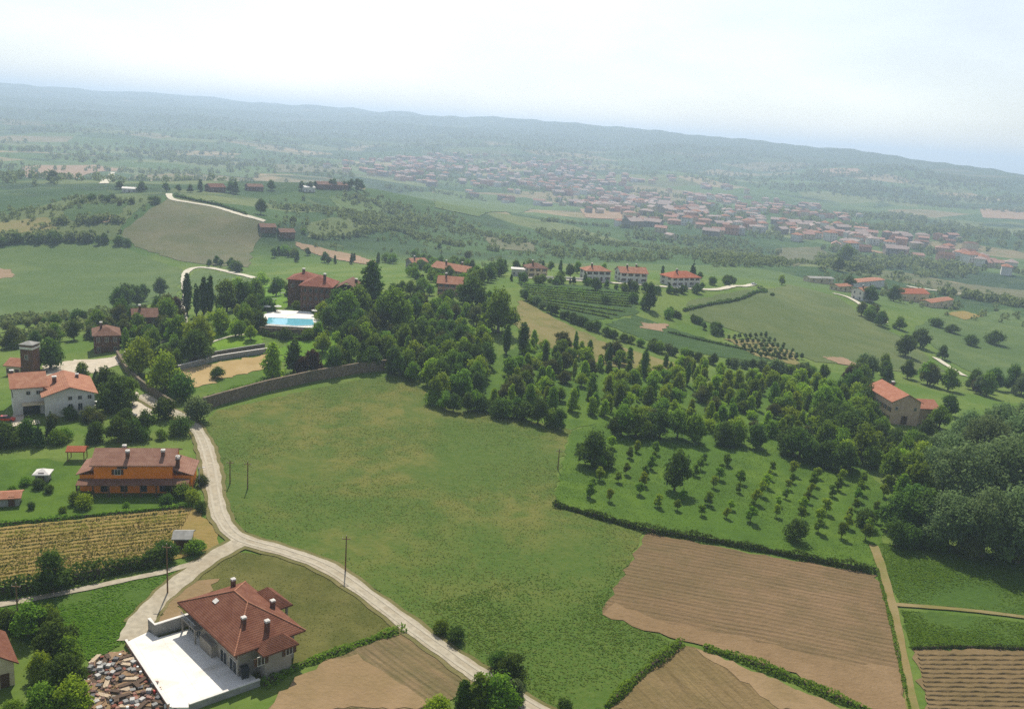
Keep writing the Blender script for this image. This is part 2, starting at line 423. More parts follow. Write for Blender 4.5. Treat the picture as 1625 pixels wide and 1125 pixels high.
def build_terrain():
    az = np.radians(np.concatenate((np.arange(-180, -52, 4.0), np.arange(-52, -34, .8), np.linspace(-34, 36, 420), np.arange(36.8, 52, .8), np.arange(54, 180, 4.0))))
    rad = np.concatenate(([2.0, 20, 45], np.geomspace(70, 900, 210), np.geomspace(906, 4000, 230), np.geomspace(4030, 12500, 170)))
    A, Rd = np.meshgrid(az, rad)
    X = Rd*np.sin(A); Y = Rd*np.cos(A); Z = height(X, Y)
    na, nr = len(az), len(rad)
    i, j = np.meshgrid(np.arange(nr-1), np.arange(na), indexing='ij'); j2 = (j+1) % na
    F = np.stack((i*na+j, i*na+j2, (i+1)*na+j2, (i+1)*na+j), -1).reshape(-1, 4)[:, ::-1]
    me = mesh('terrain', np.column_stack((X.ravel(), Y.ravel(), Z.ravel())), F, land_mat(), smooth=True)
    if me.polygons[len(F)//2].normal.z < 0: me.flip_normals()
    return struct(obj('terrain', me))
build_terrain()

G = {}
G['meadow'] = ground_mat('meadow_grass', ((82, 108, 42), (116, 120, 58), (74, 104, 38)), .024, bump=.6, fine=.9, mid=.16, fresh=(76, 108, 38))
G['rough'] = ground_mat('rough_grass', ((66, 98, 34), (88, 112, 42), (58, 88, 32)), .03, bump=.7, fine=.9, mid=.16, fresh=(76, 108, 38))
G['lawn'] = ground_mat('orchard_grass', ((76, 110, 32), (92, 122, 38), (66, 98, 32)), .03, bump=.35, fine=1.6)
G['bright'] = ground_mat('bright_lawn', ((96, 138, 34), (110, 148, 38), (84, 124, 32)), .05, bump=.3)
G['olive'] = ground_mat('dry_lawn', ((88, 92, 40), (106, 104, 56), (78, 88, 36)), .04, bump=.3, bare=((150, 130, 98), .6))
G['plough'] = ground_mat('ploughed_soil', ((122, 100, 72), (134, 110, 82), (108, 94, 64)), .02, rows=(math.radians(-7), 1.5, (98, 84, 56), .3), bump=.6)
G['tan'] = ground_mat('tilled_soil', ((136, 116, 82), (128, 108, 74), (112, 100, 64)), .03, rows=(math.radians(118), 1.3, (104, 88, 56), .45), bump=.6)
G['bare'] = ground_mat('bare_earth', ((154, 130, 98), (144, 120, 88), (134, 114, 80)), .04, bump=.4)
G['headland'] = ground_mat('field_edge_soil', ((134, 110, 80), (142, 118, 88), (124, 102, 72)), .05, bump=.5)
G['vine'] = ground_mat('vineyard_soil', ((144, 122, 74), (150, 130, 74), (128, 116, 60)), .03, bump=.5)
G['garden'] = ground_mat('garden_soil', ((124, 106, 78), (136, 114, 84), (104, 96, 62)), .05, rows=(math.radians(-42), 1.2, (92, 88, 54), .45), bump=.5)
G['tilled'] = ground_mat('ridged_soil', ((136, 116, 84), (126, 106, 74), (114, 98, 66)), .03, bump=.5)
G['sand'] = ground_mat('sandy_court', ((176, 150, 102), (164, 140, 92), (184, 160, 116)), .06, bump=.15)
G['field'] = ground_mat('crop_green', ((84, 110, 54), (98, 120, 62), (76, 104, 50)), .012, bump=.4, mid=.05)
G['field2'] = ground_mat('crop_pale_green', ((92, 110, 60), (104, 118, 66), (82, 104, 54)), .012, bump=.4, mid=.05)
G['brown'] = ground_mat('fallow_brown', ((102, 106, 74), (116, 112, 82), (90, 102, 62)), .015, bump=.3, mid=.04)
G['pink'] = ground_mat('pale_tilled', ((164, 134, 110), (150, 126, 100), (140, 120, 92)), .02, bump=.3)
G['striped'] = ground_mat('vineyard_green', ((70, 100, 48), (84, 110, 56), (62, 90, 42)), .02, rows=(math.radians(-4), 4.4, (46, 72, 34), .7), bump=.5)
G['dry'] = ground_mat('dry_slope', ((126, 122, 70), (112, 116, 62), (140, 126, 84)), .03, bump=.4)
G['road'] = plain_mat('pale_road', (168, 158, 138), .9, .1, .9, .2, .1, dirt=(150, 136, 112))
G['lane'] = plain_mat('pale_lane', (196, 188, 168), .9, .08, .9, .2, .1)
G['track'] = ground_mat('worn_track', ((140, 122, 80), (118, 116, 62), (150, 132, 96)), .1, bump=.3)
G['concrete'] = plain_mat('white_concrete', (226, 222, 212), .8, .05, .5, .06, .2, dirt=(206, 200, 188))
def joint_mat():
    t = NT('white_concrete_slabs'); p = t.coord(); s = t.n('SeparateXYZ'); t.set(s.inputs[0], p)
    n1 = t.noise(p, .5, 4, .6); n2 = t.noise(p, .12, 4, .65, .6); n3 = t.noise(p, 2.5, 3, .7)
    col = t.mix(t.ramp(n1, .3, .7), srgb(222, 218, 208), srgb(232, 228, 220))
    col = t.mix(t.math('MULTIPLY', t.ramp(n2, .5, .72), .6), col, srgb(188, 180, 164))
    col = t.mix(t.math('MULTIPLY', t.ramp(n3, .6, .8), .3), col, srgb(170, 162, 150))
    a = math.radians(-52)
    for ca, sa in ((math.cos(a), math.sin(a)), (-math.sin(a), math.cos(a))):
        d = t.math('ADD', t.math('MULTIPLY', s.outputs[0], ca), t.math('MULTIPLY', s.outputs[1], sa))
        f = t.math('ABSOLUTE', t.math('SUBTRACT', t.math('FRACT', t.math('MULTIPLY', d, .25)), .5))
        col = t.mix(t.math('MULTIPLY', t.ramp(f, .492, .498), .5), col, srgb(140, 134, 122))
    t.bsdf(col, .85, t.bump(n3, .08, .05), .2); return t.m
G['concrete'] = joint_mat()
G['paved'] = plain_mat('pale_paving', (190, 178, 158), .85, .08, .7, .1, .15, dirt=(170, 156, 132))

# fields: corners as surveyed in the view
SH = [
 ('meadow', 'meadow', [(322,672),(345,652),(450,628),(560,604),(640,596),(700,640),(800,660),(905,682),(890,730),(878,803),(950,822),(1022,846),(990,910),(955,975),(1078,1022),(1020,1070),(962,1125),(880,1130),(780,1068),(660,985),(548,903),(450,868),(385,842),(352,800),(336,720)], .10),
 ('orchard_lawn', 'lawn', [(906,684),(1000,660),(1120,660),(1300,690),(1400,770),(1412,820),(1385,908),(1180,872),(1022,842),(878,800)], .12),
 ('grove_lawn', 'lawn', [(700,640),(800,560),(840,540),(960,580),(1080,608),(1240,610),(1330,640),(1340,690),(1300,692),(1120,662),(1000,662),(905,682)], .11),
 ('ploughed_field', 'plough', [(1026,846),(1200,880),(1392,912),(1414,990),(1440,1128),(1378,1128),(1240,1062),(1118,1026),(1040,1006),(955,976),(988,912)], .14),
 ('field_headland', 'headland', [(955,976),(1040,1006),(1118,1026),(1240,1062),(1378,1128),(1440,1128),(1424,1060),(1330,1052),(1180,1012),(1060,990),(975,958)], .2),
 ('tilled_field', 'tan', [(1082,1024),(1118,1034),(1330,1128),(966,1128),(1020,1072)], .14),
 ('bare_strip', 'bare', [(1108,1034),(1126,1036),(1345,1128),(1240,1128)], .2),
 ('hay_field', 'rough', [(1396,862),(1500,872),(1630,888),(1630,978),(1530,966),(1428,958),(1405,910)], .12),
 ('clover_field', 'rough', [(1430,968),(1530,976),(1630,988),(1630,1030),(1540,1028),(1446,1030)], .12),
 ('ridged_field', 'tilled', [(1450,1032),(1540,1030),(1640,1032),(1640,1140),(1474,1140)], .14),
 ('yellow_vineyard', 'vine', [(-20,838),(150,822),(308,804),(340,842),(348,868),(270,892),(130,912),(-20,932)], .12),
 ('villa_lawn', 'olive', [(300,905),(380,876),(450,884),(540,922),(640,985),(640,1000),(560,1020),(470,1050),(420,1080),(300,1080),(236,1000),(262,940)], .12),
 ('kitchen_garden', 'garden', [(640,1004),(700,1030),(762,1072),(706,1120),(640,1128),(430,1128),(440,1098),(520,1050),(590,1020)], .14),
 ('garden_patch', 'bare', [(440,1098),(520,1050),(570,1040),(640,1090),(690,1122),(430,1130)], .2),
 ('gravel_apron', 'bare', [(262,950),(300,922),(350,918),(330,945),(290,962),(300,990),(248,1000)], .2),
 ('verge', 'rough', [(-20,965),(130,935),(265,905),(300,905),(230,960),(196,1020),(150,1050),(-20,1000)], .1),
 ('house_lawn', 'lawn', [(-20,730),(60,728),(130,735),(130,790),(310,785),(316,800),(150,820),(-20,835)], .1),
 ('park_lawn', 'bright', [(330,545),(345,520),(415,505),(415,545),(345,560)], .12),
 ('castle_lawn', 'bright', [(398,470),(420,450),(470,455),(482,485),(440,490)], .12),
 ('pool_lawn', 'bright', [(440,560),(470,530),(540,525),(560,560),(500,585),(450,585)], .1),
 ('riding_court', 'sand', [(283,588),(350,574),(428,562),(440,580),(370,598),(305,616)], .14),
 ('farm_yard', 'paved', [(70,580),(120,572),(175,568),(200,560),(190,578),(160,590),(110,600),(72,600)], .14),
 ('yard_drive', 'paved', [(205,628),(218,622),(240,648),(240,662),(212,665)], .14),
 ('valley_field', 'field', [(-30,398),(60,388),(190,388),(290,428),(280,470),(150,500),(80,505),(-30,500)], .2),
 ('fallow_hill_field', 'brown', [(272,314),(350,330),(424,356),(400,395),(395,425),(290,416),(215,392),(190,370),(230,340)], .25),
 ('hill_pasture', 'field2', [(-30,350),(60,330),(130,312),(255,312),(190,365),(195,382),(60,380),(-30,384)], .22),
 ('curve_field', 'field', [(302,445),(308,430),(330,428),(385,440),(400,445),(390,470),(310,470)], .2),
 ('earth_patch', 'pink', [(-30,424),(14,428),(26,440),(-30,446)], .3),
 ('slope_field', 'field2', [(1090,478),(1180,462),(1252,452),(1325,470),(1400,520),(1440,540),(1500,590),(1430,590),(1300,575),(1180,530),(1090,500)], .2),
 ('east_field', 'field', [(1500,500),(1600,490),(1640,510),(1640,610),(1560,600),(1500,570),(1450,520)], .2),
 ('terraced_vineyard', 'striped', [(822,450),(900,452),(960,456),(1010,470),(1010,500),(930,510),(850,480)], .2),
 ('lower_vineyard', 'striped', [(1010,500),(1060,520),(1180,552),(1270,575),(1180,572),(1060,552),(960,515)], .2),
 ('dry_slope', 'dry', [(826,476),(870,500),(950,540),(1040,568),(1110,585),(1060,590),(960,580),(850,545),(810,510)], .2),
 ('red_patch', 'pink', [(1020,512),(1062,516),(1050,526),(1016,522)], .3),
 ('olive_terrace', 'dry', [(1150,538),(1200,540),(1262,560),(1270,582),(1200,565)], .24),
 ('earth_scar', 'pink', [(1305,566),(1340,568),(1368,582),(1330,578)], .3),
 ('rape_field', 'vine', [(1500,498),(1530,494),(1560,503),(1530,508)], .4),
 ('slope_path', 'pink', [(468,384),(500,391),(560,404),(600,417),(580,420),(520,409),(470,391)], .4),
 ('slope_pasture', 'field2', [(485,356),(560,344),(620,352),(560,374),(490,378)], .4),
 ('slope_vineyard', 'striped', [(612,332),(690,346),(770,374),(705,384),(625,362)], .4),
 ('slope_fallow', 'brown', [(765,372),(845,386),(850,400),(785,396)], .4),
 ('crest_pasture', 'field', [(520,312),(600,316),(640,334),(560,340)], .4),
 ('hill_vineyard', 'striped', [(112,326),(205,322),(185,350),(95,352)], .4),
 ('hill_dry_patch', 'dry', [(-20,354),(78,346),(92,368),(-20,374)], .4),
 ('hill_earth', 'pink', [(146,346),(182,343),(176,353),(148,356)], .55),
 ('far_acre', 'brown', [(430,262),(540,266),(560,276),(440,274)], .8),
 ('far_strip', 'field', [(300,262),(420,272),(400,284),(300,276)], .7),
 ('valley_brown', 'brown', [(1230,395),(1300,392),(1330,410),(1260,425)], .4),
 ('valley_stripe', 'brown', [(1420,440),(1640,462),(1640,490),(1500,466)], .4),
 ('far_stubble', 'pink', [(920,332),(985,332),(990,348),(930,346)], .7),
 ('far_meadow', 'field', [(690,300),(790,310),(850,330),(760,345),(690,330)], .7),
 ('quarry', 'pink', [(1300,270),(1360,268),(1372,274),(1310,281)], 2.0),
 ('pale_acre', 'pink', [(1555,332),(1640,334),(1640,350),(1560,346)], .8),
 ('clay_field', 'pink', [(35,264),(150,262),(200,270),(120,284),(40,282)], .6),
]
for nm, m, px, off in SH:
    sheet(nm, px, G[m], off, wob=.7 if px[0][1] > 600 else 1.4)

# roads
G['rut'] = plain_mat('worn_wheel_track', (174, 165, 146), .9, .06, .7, .1, .1, dirt=(162, 152, 132))
G['verge'] = ground_mat('trodden_verge', ((108, 104, 62), (94, 104, 50), (136, 122, 86)), .12, bump=.5)
ROAD_MAIN = [(222,628),(262,650),(292,664),(318,692),(333,735),(342,790),(352,825),(380,855),(450,876),(520,902),(590,950),(660,1002),(730,1052),(780,1085),(880,1145)]
ribbon('lane_verge', ROAD_MAIN, 5.4, G['verge'], .22, step=1.5)
ribbon('lane', ROAD_MAIN, 3.6, G['road'], .28, step=1.5)
for sd_ in (-.85, .85): ribbon('wheel_track', ROAD_MAIN, .55, G['rut'], .32, step=1.5, cross=2, side=sd_)
ribbon('villa_lane_verge', [(384,860),(340,884),(290,920),(250,955),(222,990)], 5.2, G['verge'], .23, step=1.5)
ribbon('villa_lane', [(384,860),(340,884),(290,920),(250,955),(222,990),(208,1018)], lambda t: 3.4+t*.9, G['road'], .27)
ribbon('gravel_path', [(-20,964),(60,950),(140,934),(215,918),(262,908),(310,894)], 1.6, G['road'], .24)
ribbon('footpath', [(1386,866),(1400,905),(1416,965),(1432,1040),(1450,1135)], 2.0, G['track'], .26)
ribbon('field_track', [(1420,960),(1500,966),(1570,973),(1640,982)], 1.2, G['track'], .26)
ribbon('curved_lane', [(296,462),(293,440),(300,429),(318,425),(345,428),(385,437),(404,442)], 4.5, G['lane'], .4)
ribbon('hill_lane', [(268,308),(272,316),(300,322),(345,330),(385,342),(420,352)], 5.0, G['lane'], .5)
ribbon('far_lane', [(165,292),(176,282),(184,274)], 9, G['lane'], .6)
ribbon('ridge_lane', [(830,441),(930,447),(1010,452),(1090,458),(1150,458),(1195,452)], 4.0, G['lane'], .4)
ribbon('east_lane', [(1322,466),(1345,472),(1375,490),(1405,512)], 4.0, G['lane'], .4)
ribbon('field_lane', [(1484,568),(1505,582),(1530,597)], 3.5, G['lane'], .4)
ribbon('valley_road', [(1370,396),(1420,406),(1470,414)], 16, G['pink'], .6)
ribbon('plain_road', [(1440,455),(1520,466),(1600,480)], 7, G['lane'], .5)
ribbon('wall_walk', [(330,546),(365,535),(420,528)], 1.2, G['lane'], .3)
ribbon('park_drive', [(296,462),(290,490),(288,520),(250,545),(200,560)], 3.2, G['lane'], .3)

# ---------------------------------------------------------------- buildings
M = {}
M['tile'] = roof_mat('red_clay_tile', (110, 68, 52), (126, 84, 66))
M['tile_dark'] = roof_mat('brown_clay_tile', (112, 80, 66), (132, 100, 82))
M['tile_pink'] = roof_mat('faded_clay_tile', (158, 106, 82), (176, 128, 102))
M['tile_bright'] = roof_mat('new_clay_tile', (164, 92, 64), (178, 108, 80))
M['tile_rose'] = roof_mat('rose_clay_tile', (136, 98, 82), (152, 116, 98))
M['tile_castle'] = roof_mat('castle_clay_tile', (130, 76, 60), (146, 96, 78)); M['tile_coral'] = roof_mat('coral_clay_tile', (162, 106, 82), (176, 122, 98))
M['white'] = plain_mat('white_render', (216, 212, 202), .85, .05, .6, .08, .15, dirt=(186, 180, 168))
M['cream'] = plain_mat('cream_render', (206, 190, 156), .85, .06, .6, .08, .15, dirt=(180, 164, 130))
M['orange'] = plain_mat('orange_render', (236, 134, 34), .85, .06, .6, .08, .15, dirt=(214, 114, 34))
M['greywall'] = plain_mat('grey_concrete', (150, 148, 142), .9, .1, .8, .12, .1, dirt=(120, 118, 110))
M['villa_wall'] = plain_mat('villa_render', (150, 142, 130), .85, .06, .6, .08, .15)
M['brick'] = plain_mat('old_brick', (112, 82, 66), .9, .2, .9, .25, .08, dirt=(100, 78, 62))
M['stone'] = plain_mat('rubble_stone', (126, 112, 94), .92, .22, 1.4, .4, .08, dirt=(92, 88, 70))
M['pink'] = plain_mat('pink_render', (196, 150, 128), .85, .06, .6, .08, .15)
M['rosewall'] = plain_mat('rose_render', (200, 172, 146), .85, .06, .6, .08, .15, dirt=(176, 150, 126))
M['glass'] = plain_mat('window_dark', (34, 38, 42), .25, .1, 1, 0, .5)
M['frame'] = plain_mat('window_surround', (206, 200, 188), .7, .05, 1, 0)
M['shutter'] = plain_mat('brown_shutter', (86, 60, 44), .7, .08, 3, 0)
M['greenshut'] = plain_mat('green_shutter', (56, 84, 66), .7, .08, 3, 0)
M['chim'] = plain_mat('chimney_brick', (104, 70, 56), .9, .1, 3, .1)
M['cap'] = plain_mat('chimney_cap', (214, 208, 200), .8, .05, 2, 0)
M['wood'] = plain_mat('weathered_wood', (120, 92, 66), .85, .15, 3, .2)
M['darkmetal'] = plain_mat('dark_metal', (46, 46, 48), .5, .1, 3, 0, .4)
M['lightmetal'] = plain_mat('galvanised_metal', (170, 174, 178), .45, .08, 2, 0, .5)
M['water'] = plain_mat('pool_water', (112, 184, 200), .06, .06, .6, .02, .5)

def frame_of(A, B):
    """front facade corners as seen in the view -> origin, angle, length"""
    a, b = hit(*A), hit(*B); d = b[:2]-a[:2]
    return a, math.atan2(d[1], d[0]), float(np.linalg.norm(d))

def gable_roof(mb, x0, x1, y0, y1, z, rh, ax='x', e=.5, th=.22):
    """roof planes with thickness; ax = ridge direction"""
    if ax == 'x':
        ym = (y0+y1)/2; k = rh/((y1-y0)/2)
        prof = [(y0-e, z-k*e), (ym, z+rh), (y1+e, z-k*e)]
        for (a, za), (b, zb) in zip(prof, prof[1:]):
            mb.add([(x0-e,a,za),(x1+e,a,za),(x1+e,b,zb),(x0-e,b,zb),(x0-e,a,za+th),(x1+e,a,za+th),(x1+e,b,zb+th),(x0-e,b,zb+th)],
                   [(0,3,2,1),(4,5,6,7),(0,1,5,4),(1,2,6,5),(2,3,7,6),(3,0,4,7)])
    else:
        xm = (x0+x1)/2; k = rh/((x1-x0)/2)
        prof = [(x0-e, z-k*e), (xm, z+rh), (x1+e, z-k*e)]
        for (a, za), (b, zb) in zip(prof, prof[1:]):
            mb.add([(a,y0-e,za),(a,y1+e,za),(b,y1+e,zb),(b,y0-e,zb),(a,y0-e,za+th),(a,y1+e,za+th),(b,y1+e,zb+th),(b,y0-e,zb+th)],
                   [(0,1,2,3),(4,7,6,5),(0,4,5,1),(1,5,6,2),(2,6,7,3),(3,7,4,0)])
def hip_roof(mb, x0, x1, y0, y1, z, rh, e=.6, th=.22, ridge=None):
    L, D = x1-x0, y1-y0
    if ridge is None:
        ins = min(L, D)/2
        ridge = ((x0+ins, (y0+y1)/2), (x1-ins, (y0+y1)/2)) if L >= D else (((x0+x1)/2, y0+ins), ((x0+x1)/2, y1-ins))
    k = rh/(min(L, D)/2)
    zo = z-k*e*.8
    c = [(x0-e,y0-e,zo),(x1+e,y0-e,zo),(x1+e,y1+e,zo),(x0-e,y1+e,zo)]
    r = [(ridge[0][0],ridge[0][1],z+rh),(ridge[1][0],ridge[1][1],z+rh)]
    up = lambda p: (p[0], p[1], p[2]+th)
    if L >= D: tops = [(4,5,9,8),(5,6,9),(6,7,8,9),(7,4,8)]
    else: tops = [(4,5,8),(5,6,9,8),(6,7,9),(7,4,8,9)]
    mb.add(c+[up(p) for p in c]+[up(r[0]), up(r[1])], [(0,3,2,1),(0,1,5,4),(1,2,6,5),(2,3,7,6),(3,0,4,7)]+tops)

_wm = {}
def window_mesh(w, h, sh):
    key = (round(w, 2), round(h, 2), sh)
    if key not in _wm:
        b = MB(); f = .09
        for (a, z, c, d) in ((-w/2-f, -f, w/2+f, 0), (-w/2-f, h, w/2+f, h+f), (-w/2-f, 0, -w/2, h), (w/2, 0, w/2+f, h), (-.03, 0, .03, h)):
            b.box(a, -.09, z, c, .02, d, 0)
        b.box(-w/2, -.03, 0, w/2, .02, h, 1)
        if sh in (1, 2):
            for s in (-1, 1): b.box(s*(w/2+f+.02) if s > 0 else -w/2-f-.02-w*.5, -.12, 0, (w/2+f+.02+w*.5) if s > 0 else -w/2-f-.02, -.02, h, 2)
        _wm[key] = b.mesh('window', [M['stone' if sh == 3 else 'frame'], M['glass'], M['greenshut' if sh == 2 else 'shutter']])
    return _wm[key]
def windows(root, blk, side, n, z, w=1.1, h=1.5, sh=1, name='window', skip=()):
    x0, y0, x1, y1 = blk
    for k in range(n):
        if k in skip: continue
        t = (k+.5)/n
        p, r = {'f': ((x0+(x1-x0)*t, y0, z), 0), 'b': ((x1-(x1-x0)*t, y1, z), math.pi), 'l': ((x0, y1-(y1-y0)*t, z), -math.pi/2), 'r': ((x1, y0+(y1-y0)*t, z), math.pi/2)}[side]
        obj(name, window_mesh(w, h, sh), root, p, r)
_chim = None
def chimney(root, x, y, z, h=1.6, s=.35):
    global _chim
    if _chim is None:
        b = MB(); b.box(-1, -1, 0, 1, 1, 1, 0); _chim = b.mesh('chimney', [M['chim']])
        b = MB(); b.box(-1.15, -1.15, 1.0, 1.15, 1.15, 1.05, 0)
        for sx in (-1, 1):
            for sy in (-1, 1): b.box(sx*.9-.15, sy*.9-.15, 1.06, sx*.9+.15, sy*.9+.15, 1.18, 0)
        b.add([(-1.2,-1.2,1.18),(1.2,-1.2,1.18),(1.2,1.2,1.18),(-1.2,1.2,1.18),(0,0,1.28)], [(0,3,2,1),(0,1,4),(1,2,4),(2,3,4),(3,0,4)])
        chimney.cap = b.mesh('chimney_cap', [M['cap']])
    c = obj('chimney', _chim, root, (x, y, z)); c.scale = (s, s, h)
    k = obj('chimney_cap', chimney.cap, c)
    return c

def wall_mesh(blocks, mats, gable=None, base=-2.0):
    """blocks: (x0,y0,x1,y1,h,mat[, ridge axis, ridge height]) -> walls with gable ends filled"""
    b = MB()
    for blk in blocks:
        x0, y0, x1, y1, h, m = blk[:6]
        b.box(x0, y0, base, x1, y1, h, m)
        if len(blk) > 6:
            ax, rh = blk[6:8]; q = .002
            if ax == 'x':
                ym = (y0+y1)/2
                b.add([(x0,y0,h-q),(x1,y0,h-q),(x1,y1,h-q),(x0,y1,h-q),(x0,ym,h+rh-.02),(x1,ym,h+rh-.02)], [(0,3,2,1),(0,1,5,4),(2,3,4,5),(3,0,4),(1,2,5)], m)
            else:
                xm = (x0+x1)/2
                b.add([(x0,y0,h-q),(x1,y0,h-q),(x1,y1,h-q),(x0,y1,h-q),(xm,y0,h+rh-.02),(xm,y1,h+rh-.02)], [(0,3,2,1),(1,2,5,4),(3,0,4,5),(0,1,4),(2,3,5)], m)
    return b.mesh('wall', mats)

def simple_house(name, label, A, B, D, h, rh, wall='white', roof='tile', kind='gable', ax='x', storeys=2, cols=4, side=2, chim=1, group=None, sh=1, e=.6, z0=0.0, cat='house'):
    a, rz, L = frame_of(A, B)
    root = empty(name, (a[0], a[1], a[2]+z0), rz); tag(root, label, cat, group)
    blk = (0, 0, L, D, h, 0)+((ax, rh) if kind == 'gable' else ())
    obj('wall', wall_mesh([blk], [M[wall]]), root)
    mb = MB()
    if kind == 'gable': gable_roof(mb, 0, L, 0, D, h+.02, rh, ax, e)
    else: hip_roof(mb, 0, L, 0, D, h+.02, rh, e)
    rf = mb.obj('roof', [M[roof]], root)
    sz = h/storeys
    for s in range(storeys):
        z = s*sz+.9
        windows(root, (0, 0, L, D), 'f', cols, z, min(1.2, L/cols*.35), min(1.5, sz*.5), sh, skip=((cols//2,) if s == 0 else ()))
        windows(root, (0, 0, L, D), 'l', side, z, 1.0, min(1.5, sz*.5), sh)
        windows(root, (0, 0, L, D), 'r', side, z, 1.0, min(1.5, sz*.5), sh)
    b = MB(); b.box(-.6, -.1, 0, .6, .02, 2.2); b.obj('door', [M['shutter']], root, (L*(cols//2+.5)/cols, 0, .075))
    for k in range(chim):
        chimney(root, L*(.3+.4*k), D*.5+(.12*D if k else -.1*D), h+rh*.55, 1.7+rh*.3, .4)
    return root, L

# --- villa with the white forecourt
def build_villa():
    a, rz, L = np.array((-50.9, 137.6, -.72)), math.radians(-45.4), 17.4          # court-side wall foot
    D = 9.8; h = 5.4; rh = 2.8
    root = empty('villa', tuple(a), rz)
    tag(root, 'red hip-roofed villa with four white-capped chimneys beside the white concrete forecourt', 'house')
    obj('wall', wall_mesh([(0, 0, L, D, h, 0), (L*.36, -1.0, L*.6, 0, 2.5, 0), (L, 3.2, L+2.6, D-2, h-.6, 0)], [M['villa_wall']]), root)
    mb = MB(); hip_roof(mb, 0, L, 0, D, h, rh, 1.3, .26, ridge=((L*.36, D*.52), (L*.62, D*.52)))
    rf = mb.obj('roof', [M['tile']], root)
    mb = MB(); hip_roof(mb, L+.4, L+2.9, 3.0, D-1.8, h-.55, 1.15, .6, .22); mb.obj('wing_roof', [M['tile']], root)
    mb = MB(); hip_roof(mb, L*.2, L*.55, D+.2, D+3.6, h-.5, 1.5, .5, .22); mb.obj('porch_roof', [M['tile']], root)
    for x in (L*.22, L*.53):
        mb = MB(); mb.box(x-.2, D+3.2, -1, x+.2, D+3.5, h-.5); mb.obj('porch_post', [M['villa_wall']], root)
    # hip and ridge caps
    e = 1.3; k = rh/(min(L, D)/2); zo = h-k*e*.8+.27; zr = h+rh+.27
    r0, r1 = (L*.36, D*.52, zr), (L*.62, D*.52, zr)
    for p, q in ((r0, r1), ((-e, -e, zo), r0), ((-e, D+e, zo), r0), ((L+e, -e, zo), r1), ((L+e, D+e, zo), r1)):
        mb = MB(); mb.tube(p, q, .13, .13, 6); mb.obj('ridge_cap', [M['tile_pink']], root)
    for (x, y, z, hh) in ((L*.05, D*.78, h+.2, 1.7), (L*.62, D*.98, h+.2, 1.5), (L*.80, D*.28, h+.8, 1.6), (L*.95, D*.55, h+.3, 1.8)):
        chimney(root, x, y, z, hh, .32)
    mb = MB(); mb.box(-.55, -.4, 0, .55, .4, .1); s = mb.obj('skylight', [M['cap']], root, (L*.30, D*.24, h+1.62)); s.rotation_euler = (math.atan2(rh, D*.52), 0, 0)
    windows(root, (0, 0, L, D), 'f', 6, 3.2, 1.1, 1.5, 1); windows(root, (0, 0, L*.3, D), 'f', 2, .5, 1.6, 2.0, 0); windows(root, (L*.64, 0, L, D), 'f', 2, .3, 2.2, 2.2, 0, 'garage_door')
    windows(root, (0, 0, L, D), 'l', 3, 3.0, 1.1, 1.5, 1); windows(root, (0, 0, L+2.6, D), 'r', 2, 2.8, 1.1, 1.4, 1); windows(root, (0, 0, L, D), 'b', 4, 3.0, 1.1, 1.5, 1)
    mb = MB(); mb.box(0, -1.3, 2.75, L*.31, -.02, 2.95); mb.obj('balcony', [M['villa_wall']], root)
    mb = MB()
    for i in range(int(L*.31/.5)): mb.box(i*.5, -1.3, 2.95, i*.5+.06, -1.24, 3.85)
    mb.box(0, -1.32, 3.85, L*.31, -1.22, 3.93); mb.obj('railing', [M['lightmetal']], root)
    for x in (.2, L*.31-.4):
        mb = MB(); mb.box(x, -1.3, -1, x+.22, -1.08, 2.75); mb.obj('balcony_post', [M['villa_wall']], root)
    return root, a, rz, L, D
VILLA, v_a, v_rz, v_L, v_D = build_villa()

def court_pt(u, v): return hit(u, v)
def build_court():
    P = [hit(*q)[:2] for q in ((200, 1022), (236, 1004), (252, 1014), (300, 1000), (402, 1078), (412, 1088), (300, 1128), (268, 1128))]
    z = np.mean([hz(*p) for p in P])
    b = MB(); zt = max(hz(*p) for p in P)+.28
    b.prism([tuple(p) for p in P][::1], zt-3.0, zt)
    o = b.obj('forecourt', [G['concrete']]); struct(o)
    me = o.data
    bm = bmesh.new(); bm.from_mesh(me); bmesh.ops.recalc_face_normals(bm, faces=bm.faces); bm.to_mesh(me); bm.free()
    return P, zt
COURT, COURT_Z = build_court()

def wall_run(name, label, px, hgt, th, mat, cap=None, cat='wall', world=False, base=1.0, top=None, group=None):
    """a wall following the ground; capping stones as a part"""
    P = dense(px if world else plan(px), 4.0)
    P = np.array(P); T = np.gradient(P, axis=0); T /= np.linalg.norm(T, axis=1)[:, None]+1e-9; N = np.column_stack((-T[:,1], T[:,0]))
    root = empty(name, (P[0][0], P[0][1], hz(*P[0]))); o3 = np.array(root.location)
    def strip(w, z0, z1):
        V = []; F = []
        for i, (p, n) in enumerate(zip(P, N)):
            g = hz(*p)
            zt = (g if top is None else top)
            for s, z in ((-1, z0), (-1, z1), (1, z1), (1, z0)):
                q = p+n*s*w/2; V.append(np.array((q[0], q[1], (zt if z > 0 else g)+z))-o3)
        for i in range(len(P)-1):
            for c in range(4): F.append((i*4+c, i*4+(c+1) % 4, i*4+4+(c+1) % 4, i*4+4+c))
        F += [(3, 2, 1, 0), tuple((len(P)-1)*4+c for c in range(4))]
        return V, F
    V, F = strip(th, -base, hgt)
    me = mesh('masonry', V, F, mat); fixn(me); obj('masonry', me, root)
    if cap is not None:
        V, F = strip(th+.16, hgt+.002, hgt+.14); me = mesh('coping', V, F, cap); fixn(me); obj('coping', me, root)
    return tag(root, label, cat, group)
def fixn(me):
    bm = bmesh.new(); bm.from_mesh(me); bmesh.ops.recalc_face_normals(bm, faces=bm.faces); bm.to_mesh(me); bm.free()

